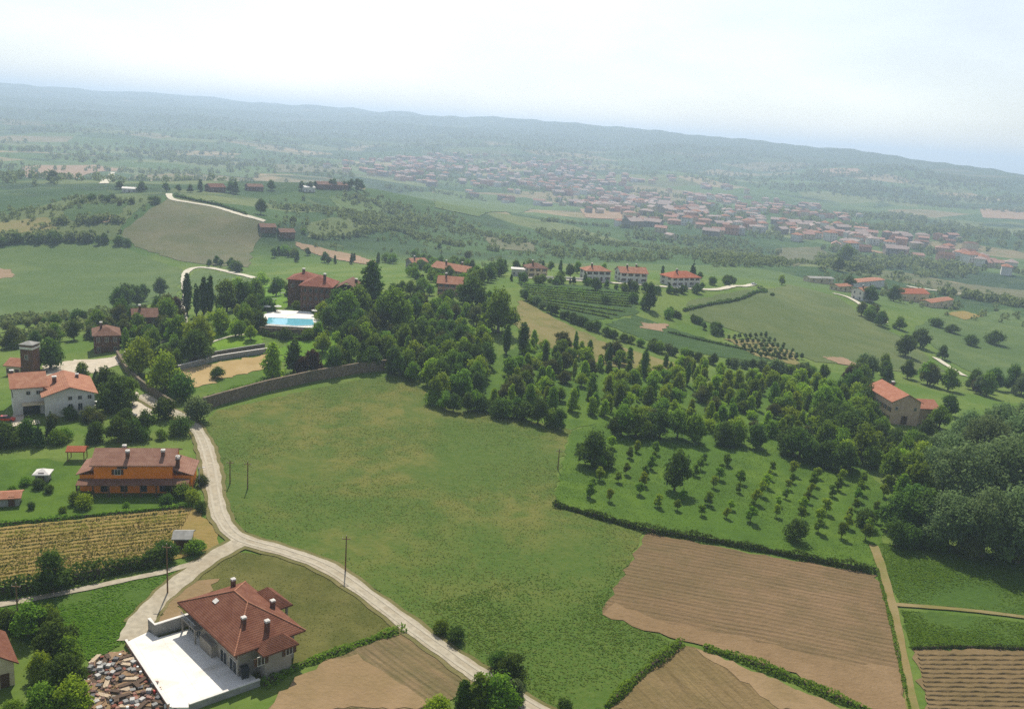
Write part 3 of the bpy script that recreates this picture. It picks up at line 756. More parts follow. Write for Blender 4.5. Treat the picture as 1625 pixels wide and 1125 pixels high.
# court: parapet, retaining wall, bin
wall_run('court_parapet', 'low pale parapet along the near end of the white forecourt', [tuple(COURT[5]), tuple(COURT[6])], .5, .3, M['greywall'], M['cap'], world=True, top=COURT_Z, base=1)
wall_run('court_kerb', 'pinkish low wall between the white forecourt and the scrap heap', [tuple(COURT[0]), tuple(COURT[7])], .45, .25, M['pink'], M['cap'], world=True, top=COURT_Z, base=2)
wall_run('retaining_wall', 'grey concrete retaining wall joining the lane to the red-roofed villa', [(237, 1000), (246, 1010), (302, 992)], 2.2, .4, M['greywall'], M['cap'], base=1)

def build_orange():
    a, rz, L = frame_of((150, 782), (274, 782))
    root = empty('orange_house', tuple(a), rz); tag(root, 'orange rendered house with brown tiled roof and a long terrace canopy', 'house')
    D = 9.5; h = 6.7; rh = 1.9
    obj('wall', wall_mesh([(0, 0, L, D, h, 0, 'x', rh), (L, 1.0, L+3.9, D-.5, 3.7, 1), (-3.2, 1.0, 0, D-.5, 3.9, 1)], [M['orange'], M['orange']]), root)
    mb = MB(); gable_roof(mb, 0, L, 0, D, h, rh, 'x', .7); mb.obj('roof', [M['tile_rose']], root)
    for nm, x0, x1, z0, z1 in (('lean_to_roof', L+.02, L+4.5, 5.3, 3.8), ('lean_to_roof', -3.8, -.02, 4.0, 5.3)):
        mb = MB(); y0, y1, th = .3, D+.2, .2
        mb.add([(x0,y0,z0),(x1,y0,z1),(x1,y1,z1),(x0,y1,z0),(x0,y0,z0+th),(x1,y0,z1+th),(x1,y1,z1+th),(x0,y1,z0+th)], [(0,3,2,1),(4,5,6,7),(0,1,5,4),(1,2,6,5),(2,3,7,6),(3,0,4,7)])
        mb.obj(nm, [M['tile_rose']], root)
    # terrace canopy along the front with posts
    mb = MB(); mb.add([(-3.2,-2.6,2.7),(L+3.7,-2.6,2.7),(L+3.7,-.02,3.2),(-3.2,-.02,3.2),(-3.2,-2.6,2.86),(L+3.7,-2.6,2.86),(L+3.7,-.02,3.36),(-3.2,-.02,3.36)], [(0,3,2,1),(4,5,6,7),(0,1,5,4),(1,2,6,5),(2,3,7,6),(3,0,4,7)])
    mb.obj('canopy', [M['tile_dark']], root)
    n = 8; pm = MB(); pm.box(-.14, -.14, -1, .14, .14, 2.72); pm = pm.mesh('post', [M['shutter']])
    for k in range(n): obj('post', pm, root, (-3.0+(L+6.5)*k/(n-1), -2.4, 0))
    windows(root, (0, 0, L, D), 'f', 5, 4.3, 1.1, 1.2, 1, skip=(0, 2, 3, 4)); windows(root, (0, 0, L, D), 'f', 4, .3, 1.3, 1.9, 3)
    windows(root, (-3.2, 1, L, D), 'l', 2, 1.6, 1.0, 1.4, 1)
    mb = MB(); mb.box(-1, 0, 0, 1, .5, .9); mb.obj('roof_dormer_recess', [M['shutter']], root, (L*.36, -.2, h-1.0))
    for x, y, hh in ((L*.32, D*.62, 2.2), (L*.41, D*.2, 2.4), (L*.86, D*.25, 2.4), (L+.9, D*.2, 3.2)): chimney(root, x, y, h-.2 if x < L else 4.2, hh, .38)
build_orange()

def build_farm():
    a, rz, L = frame_of((73, 664), (151, 656)); D = 16
    root = empty('farmhouse', tuple(a), rz); tag(root, 'large white farmhouse with two low pink-tiled roofs beside the brick tower', 'house')
    h = 6.2; rh = 2.0; x0 = -7.2
    obj('wall', wall_mesh([(0, 0, L, D, h, 0, 'y', rh), (x0, 5.0, -.02, 17.5, 7.6, 0, 'x', 2.2)], [M['white']]), root)
    mb = MB(); gable_roof(mb, 0, L, 0, D, h, rh, 'y', .9); mb.obj('roof', [M['tile_pink']], root)
    mb = MB(); gable_roof(mb, x0, .5, 5, 17.5, 7.6, 2.2, 'x', .7); mb.obj('wing_roof', [M['tile_pink']], root)
    windows(root, (0, 0, L, D), 'f', 5, 4.6, .9, 1.0, 0, skip=(0, 1)); windows(root, (0, 0, L, D), 'f', 5, 1.6, 1.0, 1.9, 0, skip=(0, 1, 4)); windows(root, (x0, 5, 0, 17), 'f', 3, 5.4, .9, 1.0, 0, skip=(0,))
    windows(root, (x0, 5, 0, 17), 'l', 3, 4.6, 1.2, 1.4, 1); windows(root, (0, 0, L, D), 'r', 3, 4.4, 1.2, 1.4, 1)
    mb = MB(); mb.box(x0+2, 2.2, 3.2, -.05, 4.98, 3.4); mb.obj('balcony', [M['cream']], root)
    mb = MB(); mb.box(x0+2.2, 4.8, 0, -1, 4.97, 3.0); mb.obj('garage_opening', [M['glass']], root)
    chimney(root, 3.0, 8.2, h+.9, 1.8, .5); chimney(root, -7, 12, 8.8, 1.6, .45); chimney(root, L-3, 12, h+.4, 1.6, .4)
    # outdoor ramp slab on the left
    ramp = sheet('farm_terrace', [(18, 672), (30, 622), (40, 622), (38, 668), (62, 668), (64, 674), (20, 678)], G['paved'], .3)
    # tower
    a, rz, w = frame_of((34, 596), (53, 596))
    t = empty('brick_tower', tuple(a), rz); tag(t, 'square brick tower with a white top band behind the farmhouse', 'tower')
    obj('wall', wall_mesh([(0, 0, w, w, 10.0, 0)], [M['brick']]), t)
    mb = MB(); mb.box(-.15, -.15, 8.6, w+.15, w+.15, 9.3); mb.obj('white_band', [M['white']], t)
    mb = MB(); hip_roof(mb, 0, w, 0, w, 10.02, .8, .3); mb.obj('roof', [M['greywall']], t)
    windows(t, (0, 0, w, w), 'f', 1, 5.4, .9, 1.3, 0)
build_farm()

simple_house('stone_house', 'stone house with a brown roof at the bend of the castle drive', (150, 562), (190, 556), 11, 6.5, 2.0, 'brick', 'tile_dark', 'hip', cols=3, chim=1)
simple_house('village_house', 'dark red-roofed house half hidden by trees behind the stone house', (212, 528), (250, 522), 9, 6.0, 2.2, 'brick', 'tile_dark', 'gable', cols=3)
simple_house('farm_outbuilding', 'small tiled outbuilding with a round pale roof left of the brick tower', (10, 596), (33, 596), 7, 3.4, 1.4, 'cream', 'tile_pink', 'gable', storeys=1, cols=2, side=1, chim=0)
simple_house('corner_house', 'red-roofed house cut off by the picture edge beside dark trees', (-40, 1104), (24, 1086), 9, 4.0, 2.0, 'cream', 'tile', 'gable', ax='y', storeys=1, cols=2, chim=0)
simple_house('vineyard_hut', 'small hut with pale tin roof among bushes below the yellow vineyard', (276, 872), (302, 872), 3.6, 2.3, .7, 'wood', 'greywall', 'gable', storeys=1, cols=1, side=1, chim=0, sh=0, e=.4, cat='hut')
simple_house('white_pavilion', 'small white gazebo on the lawn left of the orange house', (56, 765), (76, 765), 2.6, 1.9, .7, 'greywall', 'cap', 'hip', storeys=1, cols=1, side=1, chim=0, sh=0, e=.5, cat='pavilion')
simple_house('garden_shed', 'long low shed with pale roof at the edge of the house lawn', (-15, 806), (30, 803), 3.5, 2.0, .5, 'greywall', 'tile_pink', 'gable', storeys=1, cols=2, side=1, chim=0, sh=0, cat='shed')

def build_pergola():
    a, rz, L = frame_of((107, 733), (134, 733))
    r = empty('pergola', tuple(a), rz); tag(r, 'small open shelter with orange roof behind the orange house', 'shelter')
    mb = MB(); gable_roof(mb, 0, L, 0, 3.2, 2.6, .7, 'x', .3); mb.obj('roof', [M['tile_bright']], r)
    for x in (.1, L-.1):
        for y in (.1, 3.1):
            b = MB(); b.box(x-.09, y-.09, -.6, x+.09, y+.09, 2.55); b.obj('post', [M['wood']], r)
build_pergola()

def build_castle():
    a, rz, L = frame_of((477, 493), (524, 494)); D = 14; h = 10.4; rh = 3.0
    r = empty('castle', tuple(a), rz); tag(r, 'tall brown brick castle with a red hipped roof above the swimming pool', 'castle')
    obj('wall', wall_mesh([(0, 0, L, D, h, 0), (-8, 12, 4, 24, 10.2, 0), (L, 4, L+11, 18, 8.6, 1)], [M['brick'], M['stone']]), r)
    mb = MB(); hip_roof(mb, 0, L, 0, D, h, rh, .9); mb.obj('roof', [M['tile_castle']], r)
    mb = MB(); hip_roof(mb, -8, 4, 12.2, 24, 10.2, 2.4, .7); mb.obj('wing_roof', [M['tile_castle']], r)
    mb = MB(); gable_roof(mb, L+.1, L+11, 4, 18, 8.6, 3.2, 'y', .6); mb.obj('wing_roof', [M['tile_dark']], r)
    # shallow pilaster strips on the facade
    for k in range(6):
        b = MB(); b.box(-.3, -.22, 0, .3, -.003, h-.5); b.obj('pilaster', [M['brick']], r, (L*(k+.1)/5.2, 0, 0))
    for z in (1.2, 4.4, 7.6): windows(r, (L*.04, -.0, L*.98, D), 'f', 5, z, .9, 1.5, 3); windows(r, (0, 0, L, D), 'l', 4, z, .9, 1.5, 3)
    windows(r, (L, 4, L+11, 18), 'f', 3, 5, .9, 1.4, 0); windows(r, (-8, 12, 0, 24), 'f', 2, 7, .9, 1.4, 0); windows(r, (-8, 12, 0, 24), 'l', 3, 7, .9, 1.4, 0)
    chimney(r, L*.72, D*.3, h+1.6, 2.4, .5); chimney(r, -3, 18, 11.2, 2.4, .5); chimney(r, L+8, 12, 10, 2.0, .5)
build_castle()

def build_pool():
    P = [hit(*q)[:2] for q in ((412, 512), (432, 498), (492, 496), (508, 512), (498, 528), (420, 526))]
    zt = max(hz(*p) for p in P)+.35
    b = MB(); b.prism([tuple(p) for p in P], zt-.3, zt); o = b.obj('pool_terrace', [G['concrete']]); fixn(o.data); struct(o)
    c = np.mean(P, axis=0); b = MB(); b.prism([tuple(c+(p-c)*.985) for p in P], zt-5, zt-.302); o = b.obj('terrace_base', [M['stone']], o); fixn(o.data)
    W = [hit(*q)[:2] for q in ((420, 524), (425, 511.5), (497, 510), (500, 523), (470, 525.5))]
    b = MB(); b.prism([tuple(p) for p in W], zt+.01, zt+.05); o = b.obj('pool_water', [M['water']]); fixn(o.data); struct(o)
    n = len(W)
    rim = empty('pool_rim', (W[0][0], W[0][1], zt)); o3 = np.array((W[0][0], W[0][1], 0)); tag(rim, 'white stone rim round the turquoise swimming pool', 'pool rim')
    for i in range(n):
        b = MB(); p, q = np.array(W[i]), np.array(W[(i+1) % n]); d = (q-p)/np.linalg.norm(q-p); nn = np.array((-d[1], d[0]))*.25
        b.prism([tuple(p-nn-o3[:2]), tuple(q-nn-o3[:2]), tuple(q+nn-o3[:2]), tuple(p+nn-o3[:2])], .02, .16); k = b.obj('rim_stone', [M['cap']], rim); fixn(k.data)
    return zt
POOL_Z = build_pool()
wall_run('pool_wall', 'dark stone wall holding up the pool terrace', [(412, 530), (424, 531), (500, 533), (512, 520)], .9, .5, M['stone'], None, top=POOL_Z-.9, base=1)

wall_run('castle_wall', 'long weathered stone wall between the castle grounds and the meadow', [(322, 650), (352, 641), (420, 622), (500, 604), (570, 592), (640, 584), (690, 578)], 3.4, .7, M['stone'], M['stone'])
wall_run('drive_wall', 'curving stone wall along the lane under the bright garden trees', [(186, 566), (200, 590), (222, 612), (250, 632), (276, 648)], 2.0, .6, M['stone'], M['stone'])
wall_run('court_wall', 'grey wall with pale top on the far side of the sandy court', [(283, 588), (345, 572), (424, 560)], 1.6, .5, M['greywall'], M['cap'])
wall_run('upper_court_wall', 'dark upper terrace wall behind the sandy court', [(300, 576), (345, 564), (420, 552)], 1.4, .5, M['stone'], M['greywall'])
wall_run('ridge_wall', 'pale wall along the ridge road between the hilltop houses', [(866, 443), (900, 444), (930, 446)], 1.6, .5, M['white'], None)

# hilltop houses
simple_house('hilltop_house', 'pale house with pink roof, highest of the hamlet right of the castle', (654, 428), (678, 427), 9, 4.6, 2.0, 'greywall', 'tile_pink', cols=3)
simple_house('hilltop_house', 'broad pink-roofed house in the hamlet right of the castle', (684, 436), (738, 438), 11, 4.6, 2.6, 'cream', 'tile_pink', cols=5, chim=2)
simple_house('hilltop_house', 'lowest pink-roofed house of the hamlet, above the wood', (694, 466), (732, 470), 10, 5, 2.6, 'pink', 'tile_pink', cols=4)
simple_house('ridge_house', 'brown-roofed house with white annex, first along the ridge road', (838, 440), (868, 441), 10, 5.2, 2.2, 'cream', 'tile_dark', 'hip', cols=3)
simple_house('ridge_annex', 'flat white annex left of the first ridge house', (812, 438), (835, 439), 6, 4, .5, 'white', 'cap', 'hip', storeys=1, cols=3, chim=0, sh=0)
simple_house('ridge_house', 'white house with pale red roof, second along the ridge road', (930, 446), (968, 448), 10, 5.8, 2.2, 'white', 'tile_pink', 'hip', cols=4)
simple_house('ridge_house', 'white house with long pale red roof, third along the ridge road', (984, 448), (1026, 451), 11, 5.6, 2.6, 'white', 'tile_pink', 'gable', cols=4, chim=2)
simple_house('ridge_house', 'house with bright orange-red roof beside a dark conifer on the ridge', (1066, 455), (1110, 456), 12, 5.2, 2.8, 'white', 'tile_bright', 'hip', cols=5)

def build_east_house():
    a, rz, L = frame_of((1411, 672), (1459, 679)); D = 19
    rz += math.radians(12)
    r = empty('gable_house', tuple(a), rz); tag(r, 'long house with orange roof and grey gable among dark trees at the wood', 'house')
    h = 8.2; rh = 2.6
    obj('wall', wall_mesh([(0, 0, L, D, h, 0, 'y', rh), (L, 3.5, L+9, 13, 5.2, 0, 'x', 1.9)], [M['rosewall']]), r)
    mb = MB(); gable_roof(mb, 0, L, 0, D, h, rh, 'y', .7); mb.obj('roof', [M['tile_coral']], r)
    mb = MB(); gable_roof(mb, L+.1, L+9, 3.5, 13, 5.2, 1.9, 'x', .6); mb.obj('wing_roof', [M['tile_coral']], r)
    windows(r, (0, 0, L, D), 'f', 3, 5.0, .9, 1.2, 0, skip=(1,)); windows(r, (0, 0, L, D), 'l', 6, 4.2, 1.1, 1.5, 1); windows(r, (0, 0, L, D), 'l', 6, 1.0, 1.1, 1.6, 1)
    b = MB(); b.box(-1.1, -.12, 0, 1.1, .02, 3.0); b.obj('door', [M['shutter']], r, (L*.5, 0, 0))
    chimney(r, L*.62, D*.72, h+1.4, 2.0, .45)
build_east_house()

# farms in the right valley
for nm, lab, A, B, D, h, rh, w, rf in (
 ('valley_farm', 'tall white house on the lane beyond the sloping green field', (1368, 478), (1386, 479), 9, 7, 1.6, 'white', 'tile_pink'),
 ('valley_barn', 'long pink-roofed barn by the dark trees right of the tall white house', (1428, 476), (1472, 482), 14, 5, 2.8, 'cream', 'tile_bright'),
 ('valley_shed', 'low flat white shed behind the tall white house', (1358, 456), (1402, 458), 12, 4, .8, 'white', 'tile_pink'),
 ('valley_shed', 'low pale shed right of the pink-roofed barn', (1476, 488), (1510, 490), 9, 3.5, 1.2, 'cream', 'tile_pink'),
 ('valley_shed', 'pale farm shed at the top of the sloping green field', (1285, 448), (1322, 452), 10, 3.4, .8, 'cream', 'greywall'),
 ('valley_shed', 'small tan shed beside the lane below the tall white house', (1330, 462), (1352, 464), 8, 3.4, 1.2, 'cream', 'tile_pink'),
 ('hill_house', 'red-roofed house among trees on the crest of the left hill', (334, 305), (358, 306), 11, 4.8, 3.0, 'brick', 'tile'),
 ('hill_house', 'dark-roofed house just right of the red-roofed house on the left hill', (394, 303), (418, 304), 11, 4.4, 2.4, 'brick', 'tile_dark'),
 ('hill_farm', 'brown farm building where the hill lane comes down', (414, 370), (438, 371), 11, 4.6, 2.2, 'brick', 'tile_dark'),
 ('hill_farm', 'second brown farm building beside the foot of the hill lane', (445, 378), (468, 379), 11, 4.6, 2.2, 'brick', 'tile_dark'),
 ('crest_barn', 'flat white barn on the crest left of the hill lane', (194, 306), (216, 305), 12, 4, 1, 'white', 'cap'),
 ('crest_house', 'long dark house among trees on the middle hill crest', (505, 300), (552, 302), 14, 5.0, 2.8, 'brick', 'tile_dark'),
 ('crest_shed', 'small white building left of the long crest house', (484, 305), (500, 305), 10, 5, 1.5, 'white', 'cap')):
    simple_house(nm, lab, A, B, D, h, rh, w, rf, 'gable', storeys=1 if h < 5.5 else 2, cols=3, side=2, chim=1 if h > 5.5 else 0, sh=0)

# --- the town in the haze: single-mesh houses of a few kinds, copied
def town_mesh(L, D, h, rh, wall, roof, ax, hip=False):
    b = MB(); b.box(0, 0, -3, L, D, h, 0)
    n0 = len(b.F)
    if hip: hip_roof(b, 0, L, 0, D, h+.02, rh, .6)
    else:
        gable_roof(b, 0, L, 0, D, h+.02, rh, ax, .6)
    for i in range(n0, len(b.F)): b.M[i] = 1
    if not hip:
        if ax == 'x': b.add([(0,0,h),(0,D,h),(0,D/2,h+rh)], [(0,2,1)], 0); b.add([(L,0,h),(L,D,h),(L,D/2,h+rh)], [(0,1,2)], 0)
        else: b.add([(0,0,h),(L,0,h),(L/2,0,h+rh)], [(0,1,2)], 0); b.add([(0,D,h),(L,D,h),(L/2,D,h+rh)], [(0,2,1)], 0)
    for s in range(int(h//3)):
        for k in range(int(L//3.6)):
            x = (k+.5)*L/int(L//3.6); b.box(x-.55, -.06, s*3+1, x+.55, -.001, s*3+2.4, 2)
    return b.mesh('town_house', [M[wall], M[roof], M['glass']])
M['town_roof'] = roof_mat('town_roof_grey', (160, 142, 134), (176, 158, 150)); M['town_roof2'] = roof_mat('town_roof_red', (164, 124, 110), (178, 144, 130))
TK = [town_mesh(13, 10, 6, 2.4, 'cream', 'town_roof2', 'x'), town_mesh(11, 11, 8, 2.4, 'white', 'town_roof', 'x', True), town_mesh(18, 10, 7, 2.6, 'pink', 'tile_dark', 'x'),
      town_mesh(10, 14, 6.5, 2.2, 'cream', 'town_roof', 'y'), town_mesh(20, 12, 7, 2.8, 'villa_wall', 'town_roof', 'x'), town_mesh(12, 10, 9, 2.4, 'white', 'tile_pink', 'x', True)]
STREETS = [  # street name in words, polyline in the view, number of houses
 ('uppermost street of the hazy town', [(540, 262), (640, 258), (760, 268), (880, 286), (1000, 300)], 40),
 ('second street of the hazy town', [(620, 268), (740, 276), (860, 296), (960, 306), (1060, 318)], 44),
 ('middle street of the hazy town', [(740, 284), (860, 304), (980, 318), (1100, 336), (1190, 346)], 46),
 ('fourth street of the hazy town', [(880, 322), (960, 326), (1080, 338), (1180, 350), (1260, 360)], 34),
 ('fifth street of the hazy town', [(1060, 346), (1140, 354), (1240, 364), (1320, 372), (1400, 386)], 36),
 ('lowest street of the hazy town', [(1100, 364), (1180, 366), (1260, 374), (1340, 386), (1420, 398)], 32),
 ('valley road beyond the barns', [(1370, 388), (1420, 396), (1480, 404), (1540, 412)], 12),
 ('white hamlet right of the town', [(1508, 408), (1540, 414), (1570, 424), (1600, 436)], 13),
 ('group of houses before the town', [(996, 362), (1020, 364), (1060, 368)], 6)]
rt = random.Random(3)
for sname, px, n in STREETS:
    P = np.array(dense(plan(px), 5.0)); S = []
    for k in range(n):
        t = (k+.2+rt.random()*.6)/n; p = P[int(t*(len(P)-1))]
        off = rt.uniform(-1, 1)
        S.append((p[0]+rt.uniform(-8, 8), p[1]+off*dist((p[0], p[1], -50))*.075))
    S.sort(key=lambda p: project((p[0], p[1], hz(*p)))[0])
    for k, p in enumerate(S):
        o = obj('town_house', TK[(rt.randrange(6) if 'white' not in sname else rt.choice((1, 5, 0)))], None, (p[0], p[1], hz(*p)), rt.uniform(-.5, .5)+rt.choice((0, 0, .9)))
        s = rt.uniform(1.0, 1.45); o.scale = (s, s, s*rt.uniform(.85, 1.15))
        tag(o, f'{nth(k+1)} house from the left along the {sname}', 'house', 'houses of the '+sname)
def build_church():
    p = hit(866, 285)
    r = empty('church', tuple(p)); tag(r, 'white bell tower of the church in the hazy town', 'church')
    b = MB(); b.box(-3, -3, -3, 3, 3, 24); b.obj('bell_tower', [M['white']], r)
    b = MB(); b.add([(-3.3,-3.3,24.02),(3.3,-3.3,24.02),(3.3,3.3,24.02),(-3.3,3.3,24.02),(0,0,32)], [(0,3,2,1),(0,1,4),(1,2,4),(2,3,4),(3,0,4)]); b.obj('spire', [M['tile_pink']], r)
    b = MB(); b.box(3.02, -5, -3, 26, 7, 10); b.obj('nave', [M['cream']], r); b = MB(); gable_roof(b, 3.1, 26, -5, 7, 10.02, 4, 'x', .6); b.obj('roof', [M['tile']], r)
build_church()

# ---------------------------------------------------------------- vegetation
L_ = {
 'light': leaf_mat('leaf_light', (140, 166, 42), (160, 184, 58)),
 'mid': leaf_mat('leaf_mid', (108, 138, 44), (130, 158, 54)),
 'dark': leaf_mat('leaf_dark', (80, 106, 42), (100, 126, 52)),
 'grey': leaf_mat('leaf_grey', (108, 130, 78), (128, 148, 94)),
 'purple': leaf_mat('leaf_purple', (70, 46, 38), (88, 62, 46)),
 'olive': leaf_mat('leaf_olive', (92, 100, 46), (110, 116, 62)),
 'conifer': leaf_mat('leaf_conifer', (64, 88, 46), (80, 104, 52), .25),
 'yellow': leaf_mat('leaf_yellow', (132, 132, 54), (148, 144, 66)),
}
BARK = plain_mat('bark', (84, 72, 58), .95, .15, 3, .3)

def leaf_quads(P, N, size, rng, flat=.55):
    """one small rhombic leaf spray at each point, facing roughly along N"""
    n = len(P)
    d = N+rng.normal(0, flat, (n, 3)); d /= np.linalg.norm(d, axis=1)[:, None]+1e-9
    t = np.cross(d, rng.normal(0, 1, (n, 3))); t /= np.linalg.norm(t, axis=1)[:, None]+1e-9
    b = np.cross(d, t)
    s = size*rng.uniform(.6, 1.3, n)[:, None]
    V = np.stack((P-t*s, P-b*s*.62+d*s*.12, P+t*s, P+b*s*.62+d*s*.12), 1).reshape(-1, 3)
    return V, np.arange(n*4).reshape(-1, 4)
def lobes_crown(lobes, n, size, rng, shell=.5):
    """leaves through the volume of overlapping uneven lobes (x,y,z,rx,rz)"""
    w = np.array([l[3]*l[3]*l[4] for l in lobes])**.8; k = rng.choice(len(lobes), n, p=w/w.sum()); Lb = np.array(lobes)[k]
    d = rng.normal(0, 1, (n, 3)); d /= np.linalg.norm(d, axis=1)[:, None]
    r = (1-shell*rng.random(n)**1.5); out = rng.random(n) < .14; r = np.where(out, rng.uniform(1.0, 1.3, n), r)
    r *= 1+.24*np.sin(d[:, 0]*5+k)*np.sin(d[:, 1]*6+k*2)+.1*np.sin(d[:, 2]*9+k)
    # ragged gaps
    P = Lb[:, :3]+d*r[:, None]*np.column_stack((Lb[:, 3], Lb[:, 3], Lb[:, 4]))
    g = np.sin(P[:, 0]*2.1+1)*np.sin(P[:, 1]*2.3+2)*np.sin(P[:, 2]*2.0); keep = g > -.35-.5*rng.random(n)
    return leaf_quads(P[keep], d[keep], size, rng)
def unit_tree(kind, leafm, seed, n, size):
    """a tree of height 1 unit*10 m: returns (trunk mesh, crown mesh); scaled on placing"""
    rng = np.random.default_rng(seed); mb = MB(); lobes = []
    H = 10.0
    if kind == 'round':
        mb.tube((0, 0, -.6), (.1, 0, 3.0), .32, .22, 7)
        for k in range(9):
            a = k*2.4+rng.uniform(-.3, .3); rr = rng.uniform(1.2, 2.7); z = rng.uniform(2.4, 7.4)
            lobes.append((math.cos(a)*rr, math.sin(a)*rr, z, rng.uniform(1.2, 1.9), rng.uniform(1.1, 1.7)))
            if k < 5: mb.tube((.1, 0, rng.uniform(2, 3.1)), (math.cos(a)*rr, math.sin(a)*rr, z), .13, .04, 5)
        lobes += [(0, 0, 8.0, 1.7, 1.7), (.2, .3, 5.5, 2.2, 2.2)]
    elif kind in ('wide', 'giant'):
        mb.tube((0, 0, -.6), (0, .1, 2.6), .4, .28, 7)
        nk = 24 if kind == 'giant' else 13
        for k in range(nk):
            a = k*2.4+rng.uniform(-.3, .3); rr = 3.4*math.sqrt((k+1)/nk); z = rng.uniform(2.4, 7.2)-rr*.2
            lobes.append((math.cos(a)*rr, math.sin(a)*rr, max(z, 1.9), rng.uniform(*((.7, 1.7) if kind == 'giant' else (1.2, 2.1))), rng.uniform(*((.8, 1.9) if kind == 'giant' else (1.1, 1.8)))))
            if k < 6: mb.tube((0, .1, 2.3), (math.cos(a)*rr, math.sin(a)*rr, z), .16, .05, 5)
        lobes += [(0, 0, 7.6, 2.2, 1.8), (0, 0, 5, 2.8, 2.4)]
    elif kind == 'tall':
        mb.tube((0, 0, -.6), (.1, 0, 6), .3, .12, 7)
        for k in range(12):
            a = k*2.4; z = 1.5+k*.66; rr = rng.uniform(.6, 1.5)*(1-.05*k)
            lobes.append((math.cos(a)*rr, math.sin(a)*rr, z, rng.uniform(1.0, 1.6)*(1-.03*k), rng.uniform(1.0, 1.5)))
            if k % 2 == 0: mb.tube((.05, 0, z-.8), (math.cos(a)*rr, math.sin(a)*rr, z), .08, .03, 5)
        lobes += [(0, 0, 9.2, .7, .9)]
    elif kind == 'column':
        mb.tube((0, 0, -.6), (0, 0, 7), .22, .06, 6)
        for k in range(14):
            z = 1.4+k*.62; r = .95*math.sin(min(1, (k+2)/6)*math.pi/2)*(1 if k < 9 else 1-(k-9)*.14)
            lobes.append((rng.uniform(-.2, .2), rng.uniform(-.2, .2), z, r, .85))
    elif kind == 'cone':
        mb.tube((0, 0, -.6), (0, 0, 9), .25, .04, 6)
        for k in range(16):
            z = 1.2+k*.55; r = 2.3*(1-k/17)
            for q in range(3 if k < 10 else 1):
                a = k*1.1+q*2.1; lobes.append((math.cos(a)*r*.45, math.sin(a)*r*.45, z, r*.62, .45))
    elif kind == 'fruit':
        mb.tube((0, 0, -.6), (0, 0, 2.8), .22, .16, 6)
        for k in range(6):
            a = k*2.4; rr = rng.uniform(.8, 1.8); z = rng.uniform(2.6, 7.4)
            lobes.append((math.cos(a)*rr, math.sin(a)*rr, z, rng.uniform(1.0, 1.6), rng.uniform(1.1, 1.7)))
            mb.tube((0, 0, 2.4), (math.cos(a)*rr, math.sin(a)*rr, z), .12, .04, 5)
        lobes.append((0, 0, 8.2, 1.2, 1.4))
    elif kind == 'bush':
        mb.tube((0, 0, -.5), (0, 0, 3), .3, .15, 5)
        for k in range(9):
            a = k*2.4; rr = 3.2*math.sqrt((k+.6)/9); lobes.append((math.cos(a)*rr, math.sin(a)*rr, rng.uniform(2.6, 5.6), rng.uniform(2, 3.0), rng.uniform(2.2, 3.4)))
        lobes.append((0, 0, 6, 3, 3.2))
    V, F = lobes_crown(lobes, n, size, rng)
    return mb.mesh('trunk', [BARK]), mesh('crown', V, F, L_[leafm])

PROTO = {}
def proto(kind, leafm, seed):
    key = (kind, leafm, seed)
    if key not in PROTO:
        n, s = {'round': (3600, .34), 'wide': (5200, .36), 'tall': (2600, .32), 'column': (2200, .26), 'cone': (2600, .3), 'fruit': (1300, .42), 'bush': (2600, .48), 'giant': (15000, .2)}[kind]
        PROTO[key] = unit_tree(kind, leafm, seed*17+len(kind), n, s)
    return PROTO[key]
NAMES = {'round': 'broadleaf_tree', 'wide': 'spreading_tree', 'giant': 'large_tree', 'tall': 'slender_tree', 'column': 'poplar', 'cone': 'conifer', 'fruit': 'fruit_tree', 'bush': 'bush'}
rv = random.Random(21)
ALLTREES = []
def tree(kind, leafm, p, hm, wf=1.0, name=None):
    tr, cr = proto(kind, leafm, rv.randrange(3))
    o = empty(name or NAMES[kind], (p[0], p[1], hz(p[0], p[1])-.05), rv.uniform(0, 6.28))
    s = hm/10.0; w = s*wf*rv.uniform(.9, 1.12)
    o.scale = (w, w*rv.uniform(.92, 1.08), s)
    obj('trunk', tr, o); obj('crown', cr, o)
    return o
KIND_OF = (('wood', 'wood_tree'), ('hedge', 'hedge_tree'), ('garden', 'garden_tree'), ('park', 'park_tree'))
def named(group, trees, fmt, cat='tree'):
    """trees: list of objects; ordered from the left of the view; fmt takes the ordinal"""
    trees = sorted(trees, key=lambda o: project(o.location)[0])
    for k, o in enumerate(trees): 
        tag(o, fmt.format(nth(k+1)), cat, group)
        if cat in ('tree', 'hedge tree'):
            for w_, n_ in KIND_OF:
                if w_ in group and o.name.startswith(('broadleaf', 'spreading')): o.name = n_; break

def px_tree(u, v, hpx, kind, leafm, wf=1.0):
    p = hit(u, v); dep = math.asin((CAM[2]-p[2])/dist(p))
    return tree(kind, leafm, p, hpx*scale(p)/math.cos(dep), wf)
def one(u, v, hpx, kind, leafm, label, wf=1.0, cat='tree'):
    return tag(px_tree(u, v, hpx, kind, leafm, wf), label, cat)

